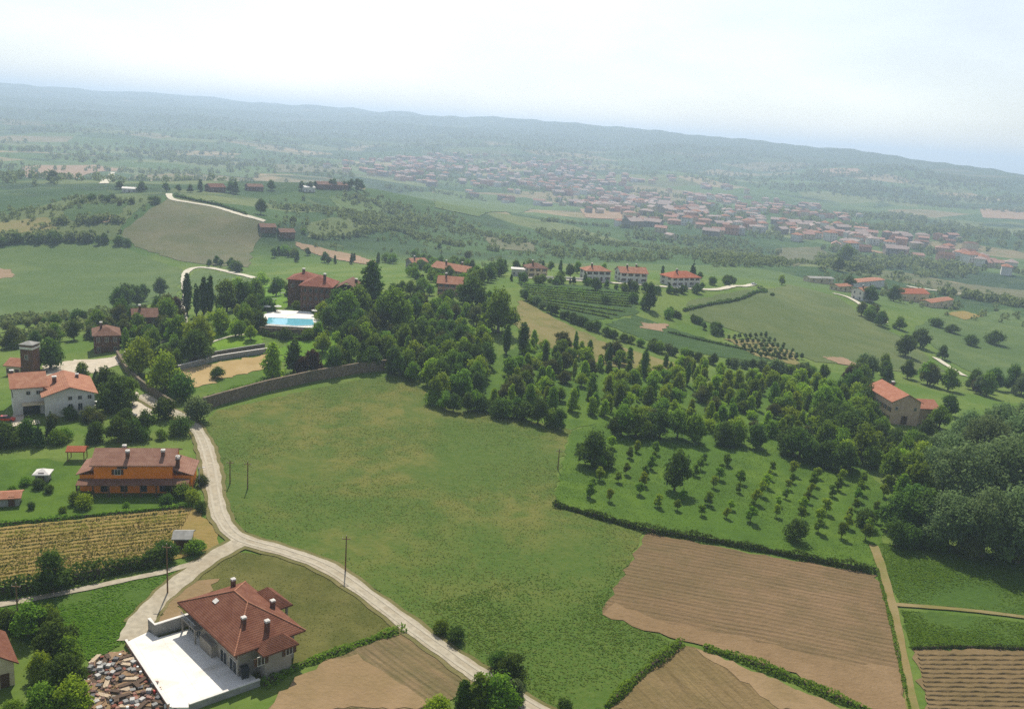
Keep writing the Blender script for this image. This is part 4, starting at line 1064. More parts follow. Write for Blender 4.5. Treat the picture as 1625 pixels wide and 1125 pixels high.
def fill(px, spacing, hm, kinds, jit=.45, seed=1, avoid=None):
    """trees spread over a patch of ground at about the given spacing"""
    P = np.array(plan(px)); r = np.random.default_rng(seed)
    gx, gy = np.meshgrid(np.arange(P[:,0].min(), P[:,0].max(), spacing), np.arange(P[:,1].min(), P[:,1].max(), spacing))
    gx = gx+(np.arange(gx.shape[0]) % 2)[:, None]*spacing/2
    gx = gx.ravel()+r.uniform(-jit, jit, gx.size)*spacing; gy = gy.ravel()+r.uniform(-jit, jit, gy.size)*spacing
    k = inside(P, gx, gy); out = []
    for x, y in zip(gx[k], gy[k]):
        kd = rv.choice(kinds); out.append(tree(kd[0], kd[1], (x, y), rv.uniform(*hm)*(kd[2] if len(kd) > 2 else 1), kd[3] if len(kd) > 3 else 1))
    return out
def band(px, n, hm, kinds, spread=1.5):
    P = np.array(dense(catmull(plan(px)), 1.0)); out = []
    for k in range(n):
        p = P[int((k+rv.uniform(.2, .8))/n*(len(P)-1))]
        kd = rv.choice(kinds); out.append(tree(kd[0], kd[1], (p[0]+rv.uniform(-spread, spread), p[1]+rv.uniform(-spread, spread)), rv.uniform(*hm)*(kd[2] if len(kd) > 2 else 1), kd[3] if len(kd) > 3 else 1))
    return out

# --- orchard: a lattice of young fruit trees, rows counted from the lower hedge
def build_orchard():
    q = [hit(934, 790)[:2], hit(1372, 858)[:2], hit(1408, 776)[:2], hit(972, 712)[:2]]
    ni, nj = 13, 7
    for j in range(nj):
        for i in range(ni):
            s, t = i/(ni-1), j/(nj-1)
            p = (q[0]*(1-s)+q[1]*s)*(1-t)+(q[3]*(1-s)+q[2]*s)*t
            u, v = project((p[0], p[1], 0))
            if (1040 < u < 1105 and 735 < v < 785) or rv.random() < .08: continue
            p = p+np.array((rv.uniform(-.5, .5), rv.uniform(-.7, .7)))
            o = tree('fruit', rv.choice(('mid', 'mid', 'light')), p, rv.uniform(2.9, 4.6), 1.15)
            tag(o, f'young fruit tree, {nth(i+1)} along the {nth(j+1)} orchard row from the lower hedge', 'fruit tree', 'young trees of the orchard')
build_orchard()
one(1070, 778, 62, 'round', 'dark', 'big dark round tree standing alone inside the young orchard')
one(941, 738, 56, 'wide', 'dark', 'dark spreading tree at the upper left corner of the orchard')
one(1262, 858, 36, 'bush', 'dark', 'dark bushy tree near the lower hedge of the orchard', 1.0)
one(1372, 836, 30, 'bush', 'dark', 'dark low bush at the right end of the orchard rows', 1.0)
one(1420, 868, 40, 'round', 'dark', 'dark round tree at the gap between orchard and hay field')

# --- edge of the meadow and the grove
E1 = band([(680,640),(720,650),(760,654),(800,660),(850,672),(900,686)], 15, (6, 9), [('bush','dark',.8),('round','dark'),('round','mid'),('bush','mid',.7)], 2)
named('dark trees lining the upper edge of the meadow', E1, '{} from the left of the dark trees lining the upper meadow edge')
E2 = band([(960,694),(1010,690),(1060,694),(1120,704),(1180,708),(1240,718),(1300,738),(1345,760)], 17, (6.5, 10), [('round','dark'),('round','mid'),('wide','mid'),('wide','dark')], 2.5)
named('large trees along the top of the orchard', E2, '{} from the left of the larger trees along the top of the orchard')
def build_grove():
    q = [hit(790, 640)[:2], hit(1290, 700)[:2], hit(1300, 618)[:2], hit(850, 548)[:2]]
    ni, nj = 21, 11
    for j in range(nj):
        for i in range(ni):
            s, t = i/(ni-1), j/(nj-1)
            p = (q[0]*(1-s)+q[1]*s)*(1-t)+(q[3]*(1-s)+q[2]*s)*t+np.array((rv.uniform(-2.2, 2.2), rv.uniform(-2.6, 2.6)))
            if rv.random() < .12: continue
            kd = rv.choice((('tall','light'),('tall','light'),('tall','mid'),('round','light'),('column','light'),('tall','mid'),('round','light'),('round','mid'),('bush','light'),('round','olive'),('tall','light'),('column','mid')))
            o = tree(kd[0], kd[1], p, rv.uniform(4.2, 7.8)*(.75 if kd[0] == 'bush' else 1), rv.uniform(1.15, 1.5), 'grove_tree')
            tag(o, f'light green tree, {nth(i+1)} along the {nth(j+1)} rank of the grove above the meadow', 'tree', 'light green trees of the grove')
build_grove()
COLS = [px_tree(u, v, h, 'column', m, w) for u, v, h, m, w in ((803,562,46,'dark',1.2),(829,562,50,'dark',1.5),(912,566,40,'mid',1.0),(966,586,40,'conifer',1.1),(1021,600,48,'dark',.9),(864,580,38,'dark',1.2),(1090,612,36,'dark',1.1),(1290,640,40,'conifer',1.0),(1308,646,36,'conifer',1.0))]
named('dark columnar trees rising out of the grove', COLS, '{} from the left of the dark columnar trees rising from the grove')

# --- wood between castle and meadow
WD = [('round','mid'),('round','dark'),('wide','mid'),('wide','dark'),('round','olive',.9),('tall','mid'),('round','light',.9)]
W1 = fill([(590,590),(650,545),(730,530),(790,560),(770,620),(720,640),(668,612)], 5.6, (6.5, 10.5), WD, seed=2)
named('trees of the wood at the right end of the castle wall', W1, '{} from the left of the wood at the right end of the castle wall')
W2 = fill([(530,545),(590,500),(700,490),(770,510),(770,545),(650,545),(585,582),(540,575)], 6.8, (6, 10), WD, seed=3)
named('trees of the castle wood below the hamlet', W2, '{} from the left of the castle wood below the hamlet')
W3 = fill([(590,480),(650,460),(690,475),(760,470),(800,490),(760,505),(700,488),(600,498)], 9.0, (5, 8.5), WD, seed=4)
named('trees between the castle and the hamlet', W3, '{} from the left of the trees between castle and hamlet')
one(790, 528, 72, 'wide', 'mid', 'biggest tree right of the castle wood, a broad green crown')
one(748, 492, 56, 'wide', 'dark', 'dark broad tree just left of the biggest tree by the castle wood')
one(625, 520, 66, 'wide', 'mid', 'tall broad green tree in the middle of the castle wood')
one(548, 512, 52, 'wide', 'mid', 'rounded green tree in front of the right corner of the castle', 1.0)
one(588, 486, 70, 'tall', 'dark', 'dark tall tree against the right wing of the castle', 1.5)
one(432, 602, 56, 'tall', 'light', 'bright light-green slender tree at the end of the sandy court', 1.4)
one(466, 592, 50, 'tall', 'dark', 'dark slender tree behind the castle wall right of the sandy court', 1.2)
one(497, 596, 42, 'round', 'purple', 'dark purple tree behind the castle wall', 1.0)
one(480, 600, 34, 'round', 'purple', 'small purple tree between two darker trees behind the castle wall')
K1 = band([(520,592),(560,584),(600,590),(640,600)], 8, (7, 10), [('round','dark'),('round','mid'),('tall','dark')], 1.5)
named('trees behind the right half of the castle wall', K1, '{} from the left of the trees behind the right half of the castle wall')
K2 = band([(505,560),(530,548),(560,548),(580,545)], 6, (5.5, 8), [('round','light'),('round','mid'),('tall','light')], 2)
named('light trees below the pool', K2, '{} from the left of the light trees below the pool')
# --- park left of the castle
P1 = [px_tree(u, v, h, 'column', 'conifer', .95) for u, v, h in ((297,500,62),(312,502,48),(323,506,62),(333,504,62))]
named('dark poplars left of the castle park', P1, '{} from the left of the dark poplars beside the park')
P2 = [px_tree(u, v, h, k, m, w) for u, v, h, k, m, w in ((360,495,50,'round','mid',1.1),(385,490,44,'round','dark',1.1),(405,480,38,'round','mid',1.1),(350,530,40,'round','light',1.0),(318,560,58,'round','light',1.0),(310,575,52,'wide','dark',1.0),(285,545,44,'round','mid',1.0),(388,516,34,'round','mid',1.1),(398,540,24,'round','light',1.1),(438,470,30,'round','dark',1.1),(468,474,24,'round','dark',1.1),(415,458,26,'round','light',1.2),(425,500,30,'round','dark',1.2),(400,505,36,'wide','dark',1.0),(445,462,20,'round','mid',1.2),(378,470,30,'round','light',1.0))]
named('trees of the castle park', P2, '{} from the left of the trees in the castle park')
one(222, 594, 56, 'wide', 'light', 'bright yellow-green tree behind the curving lane wall')
one(262, 622, 62, 'wide', 'light', 'bright green broad tree between lane wall and sandy court')
one(200, 560, 36, 'tall', 'mid', 'slender tree at the corner of the curving lane wall', .9)
one(290, 634, 44, 'bush', 'dark', 'dark bush below the bright tree beside the castle wall', .8)
one(313, 668, 40, 'bush', 'grey', 'grey-green bush at the left end of the castle wall', .9)
one(262, 664, 34, 'bush', 'dark', 'dark green bush on the lane corner beside the grey-green bush', .9)
one(345, 600, 20, 'bush', 'dark', 'low dark bush on the bank below the sandy court', 1.1)
P3 = band([(170,520),(200,512),(230,508),(262,506),(280,515)], 10, (7, 12), [('round','dark'),('wide','mid'),('round','olive'),('round','purple')], 4)
named('mixed trees behind the stone house', P3, '{} from the left of the mixed trees behind the stone house')
P4 = band([(180,495),(215,480),(245,470),(270,470)], 7, (9, 13), [('round','dark'),('tall','dark')], 5)
named('dark trees at the edge of the valley field', P4, '{} from the left of the dark trees at the valley field edge')
P5 = band([(-10,560),(40,548),(90,545),(140,540),(150,530)], 12, (5, 9), [('round','dark'),('bush','mid',.7),('round','mid'),('wide','olive')], 5)
named('trees of the slope behind the brick tower', P5, '{} from the left of the trees on the slope behind the tower')
P6 = band([(-10,530),(50,520),(110,515),(160,505)], 11, (4, 7), [('bush','dark'),('round','dark'),('bush','olive',.8)], 7)
named('scrub along the lower edge of the valley field', P6, '{} from the left of the scrub along the valley field')
P7 = fill([(215,560),(255,525),(285,530),(300,560),(300,590),(270,600),(235,585)], 7.5, (6, 9), [('round','mid'),('round','dark'),('round','olive'),('wide','dark')], seed=9)
named('garden trees inside the curving lane wall', P7, '{} from the left of the garden trees inside the curving lane wall')
one(80, 586, 46, 'wide', 'dark', 'dark round-crowned tree in the farm yard behind the white farmhouse')
F1 = [px_tree(u, v, h, k, m, w) for u, v, h, k, m, w in ((130,602,26,'round','mid',1.1),(152,606,22,'cone','conifer',1.1),(166,624,40,'round','dark',1.2),(186,648,50,'wide','dark',1.0),(205,640,40,'round','mid',1.0),(172,655,36,'round','dark',1.2))]
named('trees at the right end of the farmhouse', F1, '{} from the left of the trees at the right end of the farmhouse')
F2 = band([(0,705),(40,700),(80,705),(120,700),(160,700),(210,695),(250,690),(290,690)], 22, (5, 8.5), [('round','dark'),('bush','dark',.8),('cone','conifer'),('wide','dark',.9),('bush','mid',.6)], 3)
named('dark trees between the farmhouse and the orange house', F2, '{} from the left of the dark trees between farmhouse and orange house')
F3 = band([(90,672),(130,668),(170,672),(210,674),(250,676)], 9, (2.5, 4.5), [('bush','dark'),('bush','olive'),('bush','mid')], 2)
named('garden bushes below the farmhouse', F3, '{} from the left of the garden bushes below the farmhouse', 'bush')
F4 = [px_tree(u, v, h, 'bush', m, 1.0) for u, v, h, m in ((62,775,16,'dark'),(40,770,14,'mid'),(78,782,14,'dark'),(20,782,12,'mid'),(264,800,18,'dark'),(290,790,26,'mid'),(305,800,24,'light'),(120,800,20,'mid'),(134,806,22,'light'),(100,815,12,'mid'),(270,782,16,'dark'),(320,770,18,'olive'),(318,812,18,'dark'),(50,808,12,'dark'),(200,806,10,'mid'))]
named('garden bushes round the orange house', F4, '{} from the left of the garden bushes round the orange house', 'bush')
F5 = [px_tree(u, v, h, 'bush', m, w) for u, v, h, m, w in ((256,885,28,'dark',.8),(268,890,32,'dark',.8),(308,880,26,'mid',.9),(318,876,20,'mid',.8),(236,895,22,'dark',.9))]
named('bushes round the vineyard hut', F5, '{} from the left of the bushes round the vineyard hut', 'bush')
one(84, 940, 58, 'round', 'dark', 'dark leaning tree on the bank below the yellow vineyard', 1.0)
F6 = [px_tree(u, v, h*.84, k, m, w) for u, v, h, k, m, w in ((45,1010,56,'round','mid',1.2),(88,1050,66,'wide','dark',1.0),(104,1110,74,'wide','dark',1.0),(110,1060,52,'round','mid',1.1),(70,1140,56,'wide','mid',1.0),(116,1134,60,'round','light',1.1),(75,1000,44,'bush','mid',.9),(12,1000,36,'bush','dark',1.0),(64,1078,44,'round','light',1.0),(86,1020,48,'round','dark',1.0),(20,1140,30,'bush','mid',1.0))]
named('trees beside the scrap heap', F6, '{} from the left of the trees beside the scrap heap')
C1 = [px_tree(u, v, h, k, m, w) for u, v, h, k, m, w in ((512,512,34,'round','light',1.1),(522,522,36,'round','dark',1.1),(506,534,24,'round','mid',1.1),(488,538,20,'bush','mid',1),(452,538,20,'bush','dark',1),(536,500,44,'wide','dark',1),(470,492,16,'bush','mid',1.0),(462,478,30,'round','dark',1.1),(412,524,30,'round','dark',1.1),(568,500,50,'wide','mid',1))]
named('trees crowding the pool and castle front', C1, '{} from the left of the trees crowding the pool and castle front')
P8 = fill([(340,520),(395,470),(420,470),(412,500),(412,545),(345,548)], 8.0, (4.5, 7.5), [('round','mid'),('round','dark'),('round','light'),('wide','dark')], seed=12)
named('garden trees of the lawn left of the pool', P8, '{} from the left of the garden trees on the lawn left of the pool')
P9 = fill([(150,560),(165,535),(240,505),(290,500),(288,530),(262,540),(205,556)], 8.0, (5, 9), [('round','dark'),('wide','dark'),('round','olive'),('round','mid')], seed=13)
named('trees round the stone house', P9, '{} from the left of the trees round the stone house')
# --- lower lane
R1 = [px_tree(u, v, h*.85, k, m, w) for u, v, h, k, m, w in ((700,1005,26,'bush','mid',1.0),(722,1018,30,'bush','dark',.9),(790,1062,36,'bush','dark',.9),(808,1080,44,'round','dark',1.2),(760,1130,60,'tall','mid',1.5),(790,1132,66,'round','mid',1.2),(735,1128,50,'tall','dark',1.3),(695,1135,36,'bush','light',.9),(815,1120,44,'round','grey',1.0),(895,1128,22,'bush','dark',1.0))]
named('bushes and trees beside the lower lane', R1, '{} from the left of the bushes and trees beside the lower lane')
# --- right wood: big grey-green trees
B1 = [px_tree(u, v, h*.86, 'giant', m, w*.92) for u, v, h, m, w in ((1500,868,96,'grey',1.1),(1556,884,118,'grey',1.1),(1612,892,126,'grey',1.1),(1526,815,120,'grey',1.1),(1590,815,130,'grey',1.1),(1640,830,130,'grey',1.1),(1500,775,96,'grey',1.1),(1556,755,104,'grey',1.1),(1616,750,104,'grey',1.1),(1530,720,76,'grey',1.1),(1582,705,72,'grey',1.1),(1625,700,70,'grey',1.1),(1494,735,56,'grey',1.1),(1650,780,120,'grey',1.1))]
named('large grey-green trees of the right wood', B1, '{} from the left of the large grey-green trees of the big wood')
B2 = [px_tree(u, v, h, k, m, w) for u, v, h, k, m, w in ((1425,845,60,'round','dark',1.1),(1448,838,64,'round','dark',1.1),(1466,852,70,'wide','dark',.9),(1428,800,44,'tall','mid',1.3),(1452,795,58,'round','mid',1.1),(1440,868,36,'bush','dark',1),(1478,870,40,'bush','dark',1),(1540,885,36,'bush','olive',1.0),(1590,885,44,'bush','mid',.9),(1625,890,40,'bush','dark',1)) ]
named('darker trees at the foot of the big wood', B2, '{} from the left of the darker trees at the foot of the big wood')
B3 = fill([(1300,650),(1372,612),(1384,690),(1420,722),(1478,728),(1470,765),(1440,790),(1410,770),(1350,752),(1300,720)], 6.8, (8, 12.5), [('round','dark'),('round','mid'),('wide','dark'),('round','mid'),('round','light',.9)], seed=5)
for o in list(B3):
    uu, vv = project(o.location)
    if 1380 < uu < 1490 and vv < 745: o.scale = [c*.62 for c in o.scale]
named('dense dark trees left of the orange-roofed gable house', B3, '{} from the left of the dense trees beside the orange-roofed gable house')
B6 = [px_tree(u, v, h, k, m, w) for u, v, h, k, m, w in ((1382,672,34,'round','dark',1.2),(1398,692,30,'round','mid',1.2),(1420,704,26,'bush','dark',1),(1445,702,22,'bush','mid',1),(1470,694,28,'round','dark',1.2),(1490,680,34,'round','mid',1.2),(1505,660,32,'round','dark',1.2),(1372,650,40,'round','dark',1.1),(1460,712,26,'bush','dark',1),(1436,722,30,'round','mid',1.1),(1408,728,34,'round','dark',1.1))]
named('trees crowding the front of the gable house', B6, '{} from the left of the small trees crowding the gable house front')
B4 = band([(1330,612),(1370,600),(1400,596),(1432,600),(1460,608),(1500,618),(1545,622),(1590,622),(1640,630)], 22, (7, 12), [('round','dark'),('round','mid'),('wide','olive',.9),('round','purple',.7),('round','grey')], 6)
named('trees behind the orange-roofed gable house', B4, '{} from the left of the trees behind the orange-roofed gable house')
B5 = band([(1230,600),(1260,604),(1290,604),(1320,606)], 9, (6, 9), [('round','dark'),('tall','mid'),('round','grey')], 4)
named('trees at the upper right corner of the grove', B5, '{} from the left of the trees at the top right grove corner')
# --- diagonal hedge trees, slope and ridge
H1 = band([(828,470),(850,486),(880,500),(920,515),(960,532),(1010,548),(1060,562),(1110,574),(1170,584),(1230,590),(1290,594)], 46, (3.6, 5.6), [('bush','dark'),('round','dark'),('bush','grey'),('bush','mid')], 1.2)
named('bushy trees of the diagonal hedge', H1, '{} from the upper left along the diagonal hedge below the vineyards', 'hedge tree')
H2 = band([(1060,498),(1100,512),(1130,525),(1160,540)], 12, (3.5, 6), [('bush','dark'),('round','dark')], 4)
named('dark bushes right of the terraced vineyard', H2, '{} from the left of the dark bushes right of the terraced vineyard', 'bush')
def build_olives():
    q = [hit(1156, 540)[:2], hit(1206, 568)[:2], hit(1272, 570)[:2], hit(1215, 535)[:2]]
    for j in range(5):
        for i in range(8):
            s, t = i/7, j/4; p = (q[0]*(1-s)+q[3]*s)*(1-t)+(q[1]*(1-s)+q[2]*s)*t
            tag(tree('fruit', 'grey', p, rv.uniform(2.6, 3.6), 1.3, 'terrace_tree'), f'small grey-green tree, {nth(i+1)} along the {nth(j+1)} row of the dry terrace', 'tree', 'small trees of the dry terrace')
build_olives()
H3 = [px_tree(u, v, h, k, m, w) for u, v, h, k, m, w in ((1030,492,42,'tall','dark',1.3),(1022,490,24,'round','mid',1.0),(1005,480,18,'bush','dark',.9),(928,452,18,'tall','dark',1.2),(945,462,22,'round','dark',1.2),(990,462,14,'bush','mid',1),(905,440,20,'round','dark',1.1),(890,442,14,'bush','dark',1),(960,482,16,'bush','dark',1),(1060,505,18,'bush','mid',1),(1240,452,16,'round','light',1.1),(1225,470,6,'bush','dark',1.4))]
named('trees of the ridge gardens', H3, '{} from the left of the trees in the ridge gardens')
one(1098, 446, 34, 'cone', 'conifer', 'dark pointed conifer beside the bright orange-red roof', .9)
H4 = band([(1115,452),(1130,452),(1150,452),(1165,450)], 6, (5, 7), [('round','dark'),('bush','dark')], 2)
named('dark trees right of the bright orange-red roof', H4, '{} from the left of the dark trees right of the orange-red roof')
H8 = band([(800,446),(850,450),(900,450),(950,456),(1000,460),(1050,466),(1110,462)], 30, (3, 6.5), [('bush','dark'),('round','dark'),('bush','mid'),('tall','dark')], 3)
named('garden shrubs in front of the ridge houses', H8, '{} from the left of the garden shrubs before the ridge houses', 'shrub')
H9 = band([(800,432),(850,428),(910,434),(975,436),(1040,440),(1120,446)], 18, (5, 8), [('round','dark'),('tall','dark'),('round','mid')], 5)
named('trees standing behind the ridge houses', H9, '{} from the left of the trees behind the ridge houses')
H10 = fill([(640,440),(660,415),(740,418),(760,445),(740,475),(680,475)], 11, (4.5, 7.5), [('round','dark'),('round','mid'),('bush','mid')], seed=31)
named('garden trees of the hamlet', H10, '{} from the left of the garden trees inside the hamlet')
H5 = band([(745,460),(765,448),(785,440),(800,436)], 8, (6, 10), [('round','dark'),('round','mid')], 5)
named('trees between the hamlet and the first ridge house', H5, '{} from the left of the trees between hamlet and first ridge house')
H6 = band([(1370,500),(1400,515),(1420,525)], 8, (7, 11), [('round','dark'),('wide','mid'),('round','olive')], 7)
named('trees below the tall white house', H6, '{} from the left of the trees below the tall white house')
H7 = [px_tree(u, v, h, k, m, w) for u, v, h, k, m, w in ((1436,566,34,'wide','dark',1),(1460,552,30,'wide','dark',1),(1495,570,22,'round','dark',1),(1540,548,18,'bush','dark',1.2),(1578,546,22,'bush','dark',1.2),(1485,518,14,'bush','dark',1.4),(1510,528,14,'bush','dark',1.4),(1605,622,40,'round','dark',1.0),(1380,480,26,'round','dark',1.2),(1418,478,24,'round','dark',1.3),(1345,462,24,'round','dark',1.2),(1340,425,36,'round','mid',1.3),(1330,430,20,'round','dark',1.3))]
named('scattered trees of the right valley', H7, '{} from the left of the scattered trees in the right valley')
# --- hills on the left and middle
T1 = [px_tree(u, v, h, k, m, w) for u, v, h, k, m, w in ((84,290,18,'round','dark',1.2),(225,305,16,'wide','dark',1.1),(264,305,14,'round','dark',1.2),(284,305,12,'round','dark',1.2),(302,306,13,'round','dark',1.2),(318,304,18,'tall','dark',1.2),(374,308,26,'cone','dark',1.0),(366,306,18,'round','dark',1.1),(414,340,24,'round','dark',1.2),(430,302,16,'round','dark',1.2),(190,300,12,'round','dark',1.3))]
named('trees on the crest of the left hill', T1, '{} from the left of the trees on the left hill crest')
T2 = band([(0,388),(50,388),(100,386),(150,386),(200,394)], 16, (5, 9), [('bush','dark'),('round','dark')], 6)
named('hedge trees between pasture and valley field', T2, '{} from the left of the hedge trees between pasture and valley field')
T3 = band([(320,424),(345,422),(370,428),(390,434)], 9, (5, 8), [('bush','dark'),('round','dark')], 4)
named('hedge trees above the curved lane', T3, '{} from the left of the hedge trees above the curved lane')
T4 = band([(80,330),(130,322),(200,322),(250,330)], 12, (4, 8), [('bush','dark'),('bush','olive')], 14)
named('bushes on the left hill pasture', T4, '{} from the left of the bushes on the left hill pasture', 'bush')
T5 = band([(480,305),(510,300),(545,298),(585,302)], 14, (7, 12), [('round','dark')], 10)
named('trees round the long crest house', T5, '{} from the left of the trees round the long crest house')
T6 = band([(425,400),(445,412),(470,405),(495,415),(520,420),(550,415),(585,420),(620,415)], 16, (5, 9), [('round','dark'),('bush','mid'),('tall','dark')], 10)
named('trees on the slope behind the castle', T6, '{} from the left of the trees on the slope behind the castle')
T7 = fill([(440,350),(520,335),(600,350),(680,380),(760,390),(760,420),(680,415),(560,395),(470,385)], 60, (4, 7), [('round','dark'),('bush','mid'),('wide','dark'),('bush','olive')], seed=6)
named('scattered trees of the middle slope', T7, '{} from the left of the scattered trees on the middle slope')

# --- far-off woods and hedges: nobody could count these
def far_woods():
    r = np.random.default_rng(5); pts = []; hs = []
    def scatter(px, n, h, clump=0):
        P = np.array(plan(px)); lo, hi = P.min(0), P.max(0); got = 0
        while got < n:
            x = r.uniform(lo[0], hi[0], n*3); y = r.uniform(lo[1], hi[1], n*3); k = inside(P, x, y); x, y = x[k], y[k]
            if clump:
                m = np.sin(x/clump+np.sin(y/clump*1.3)*1.5)+np.sin(y/clump*1.1+1+np.sin(x/clump*.7)*1.4)+r.uniform(-2.0, 2.0, len(x)); x, y = x[m > .9], y[m > .9]
            x, y = x[:n-got], y[:n-got]; got += len(x)
            if not len(x): break
            pts.append(np.column_stack((x, y))); hs.append(r.uniform(*h, len(x)))
    def line(px, n, h, sp):
        P = np.array(dense(catmull(plan(px)), 4.0)); k = r.integers(0, len(P), n); pts.append(P[k]+r.normal(0, sp, (n, 2))); hs.append(r.uniform(*h, n))
    scatter([(850,365),(1000,372),(1240,385),(1250,420),(1000,425),(860,405)], 700, (3, 6), 30)      # slope behind the ridge
    scatter([(1100,395),(1200,398),(1230,425),(1120,425)], 300, (4, 7), 0)
    scatter([(1290,395),(1420,405),(1560,430),(1500,445),(1300,430)], 260, (6, 10), 40)
    scatter([(600,310),(720,345),(820,372),(840,405),(700,385),(560,365),(470,345),(520,310)], 300, (2.5, 5), 26)
    scatter([(430,320),(560,310),(620,330),(600,370),(450,360)], 130, (2.5, 5), 26)
    scatter([(-40,300),(200,292),(560,292),(560,255),(300,240),(-40,250)], 550, (6, 10), 60)
    scatter([(540,262),(760,256),(1060,306),(1420,386),(1400,402),(1100,366),(860,312),(640,284)], 1000, (5, 9), 45)   # in town
    scatter([(1180,330),(1420,340),(1630,372),(1630,400),(1480,392),(1300,365)], 600, (6, 11), 60)
    scatter([(1240,300),(1640,340),(1640,300),(1300,262)], 900, (6, 10), 70)
    scatter([(560,200),(900,215),(1250,250),(1600,300),(1560,330),(1100,290),(700,250)], 1500, (6, 11), 80)
    scatter([(-60,165),(600,190),(700,250),(400,245),(-60,245)], 1000, (6, 11), 90)
    scatter([(420,330),(700,330),(860,372),(880,430),(760,430),(640,400),(430,400)], 300, (1.5, 3.5), 18)
    scatter([(0,335),(120,315),(260,315),(190,385),(0,380)], 160, (1.5, 4), 16)
    scatter([(1240,440),(1420,440),(1640,470),(1640,520),(1480,500),(1330,460)], 150, (2, 5), 24)
    scatter([(0,505),(160,495),(190,520),(0,550)], 120, (2, 4), 14)
    for q in ([(440,330),(500,338),(560,340),(640,332)],[(490,380),(560,376),(620,364)],[(620,362),(700,386),(780,398)],[(700,346),(770,374),(850,388)],[(90,354),(140,352),(188,352)],[(1000,378),(1080,388),(1180,396)],[(860,352),(940,358),(1040,372)],[(1240,425),(1330,415),(1420,420)]): line(q, 46, (3, 6), 2.5)
    line([(0,384),(60,382),(140,380)], 60, (4, 7), 3); line([(1500,468),(1580,480),(1640,490)], 60, (4, 8), 5); line([(1460,395),(1560,420),(1640,440)], 60, (5, 9), 8)
    line([(560,352),(620,356),(680,350)], 50, (5, 9), 10); line([(620,300),(690,305),(760,318)], 40, (5, 9), 14); line([(30,240),(120,236),(250,245),(330,262)], 120, (8, 12), 22)
    P = np.concatenate(pts); h = np.concatenate(hs); z = height(P[:,0], P[:,1]); n = len(P)
    d = np.hypot(P[:,0], P[:,1])
    m = 34                                                     # leaf sprays per tree
    dirs = r.normal(0, 1, (n, m, 3)); dirs /= np.linalg.norm(dirs, axis=2)[:, :, None]
    rad = (.72+.38*r.random((n, m)))
    rx = h*.5*r.uniform(.8, 1.3, n)
    Q = np.stack((P[:,0][:,None]+dirs[:,:,0]*rad*rx[:,None], P[:,1][:,None]+dirs[:,:,1]*rad*rx[:,None], (z+h*.5)[:,None]+dirs[:,:,2]*rad*(h*.55)[:,None]), 2)
    V, F = leaf_quads(Q.reshape(-1, 3), dirs.reshape(-1, 3), 1.0, r, .5)
    c = np.repeat(Q.reshape(-1, 3), 4, 0); V = c+(V-c)*np.repeat(np.repeat(h*.26, m), 4)[:, None]
    o = obj('distant_woods', mesh('distant_woods', V, F, L_['far'])); o['kind'] = 'stuff'; o['label'] = 'distant woods and hedges fading into the haze'
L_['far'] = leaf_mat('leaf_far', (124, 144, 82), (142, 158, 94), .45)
far_woods()

# ---------------------------------------------------------------- hedges, rows, furniture
def hedge(name, label, px, hgt, wid, leafm, per_m=34, size=.26, cat='hedge', seed=1, world=False, group=None, kidname='foliage', stakes=0):
    P = np.array(dense(px if world else catmull(plan(px)), .5)); r = np.random.default_rng(seed); n = int(len(P)*.5*per_m)
    k = r.integers(0, len(P)-1, n); T = np.gradient(P, axis=0); T /= np.linalg.norm(T, axis=1)[:, None]+1e-9
    N = np.column_stack((-T[:,1], T[:,0])); g = height(P[:,0], P[:,1])
    a = r.uniform(0, math.pi, n); rad = .75+.35*r.random(n); vary = 1+.22*np.sin(k*.31+seed)+.16*np.sin(k*.083+2*seed)+.1*np.sin(k*.9)
    lat = np.cos(a)*rad*wid/2*vary; up = np.sin(a)*rad*hgt*vary
    o3 = np.array((P[0][0], P[0][1], g[0]))
    Q = np.column_stack((P[k]+N[k]*lat[:, None]+T[k]*r.uniform(-.3, .3, n)[:, None], g[k]+np.maximum(up, .05)))-o3
    D = np.column_stack((N[k]*np.cos(a)[:, None], np.sin(a)))
    V, F = leaf_quads(Q, D, size, r, .6)
    root = empty(name, tuple(o3))
    obj(kidname, mesh(kidname, V, F, L_[leafm]), root)
    b = MB()                                                  # woody inside
    for i in range(0, len(P)-4, 4):
        p, q = P[i], P[i+4]; gi, gj = g[i]-o3[2], g[i+4]-o3[2]
        b.tube((p[0]-o3[0], p[1]-o3[1], gi+hgt*.3), (q[0]-o3[0], q[1]-o3[1], gj+hgt*.3), min(wid, hgt)*.3, min(wid, hgt)*.3, 5)
    b.obj('branches', [BARK], root)
    if stakes:
        sm_ = MB(); sm_.tube((0, 0, -.3), (0, 0, hgt+.5), .06, .05, 5); sm_ = sm_.mesh('stake', [M['wood']])
        for i in np.linspace(0, len(P)-1, stakes).astype(int): obj('stake', sm_, root, (P[i][0]-o3[0], P[i][1]-o3[1], g[i]-o3[2]))
    return tag(root, label, cat, group)

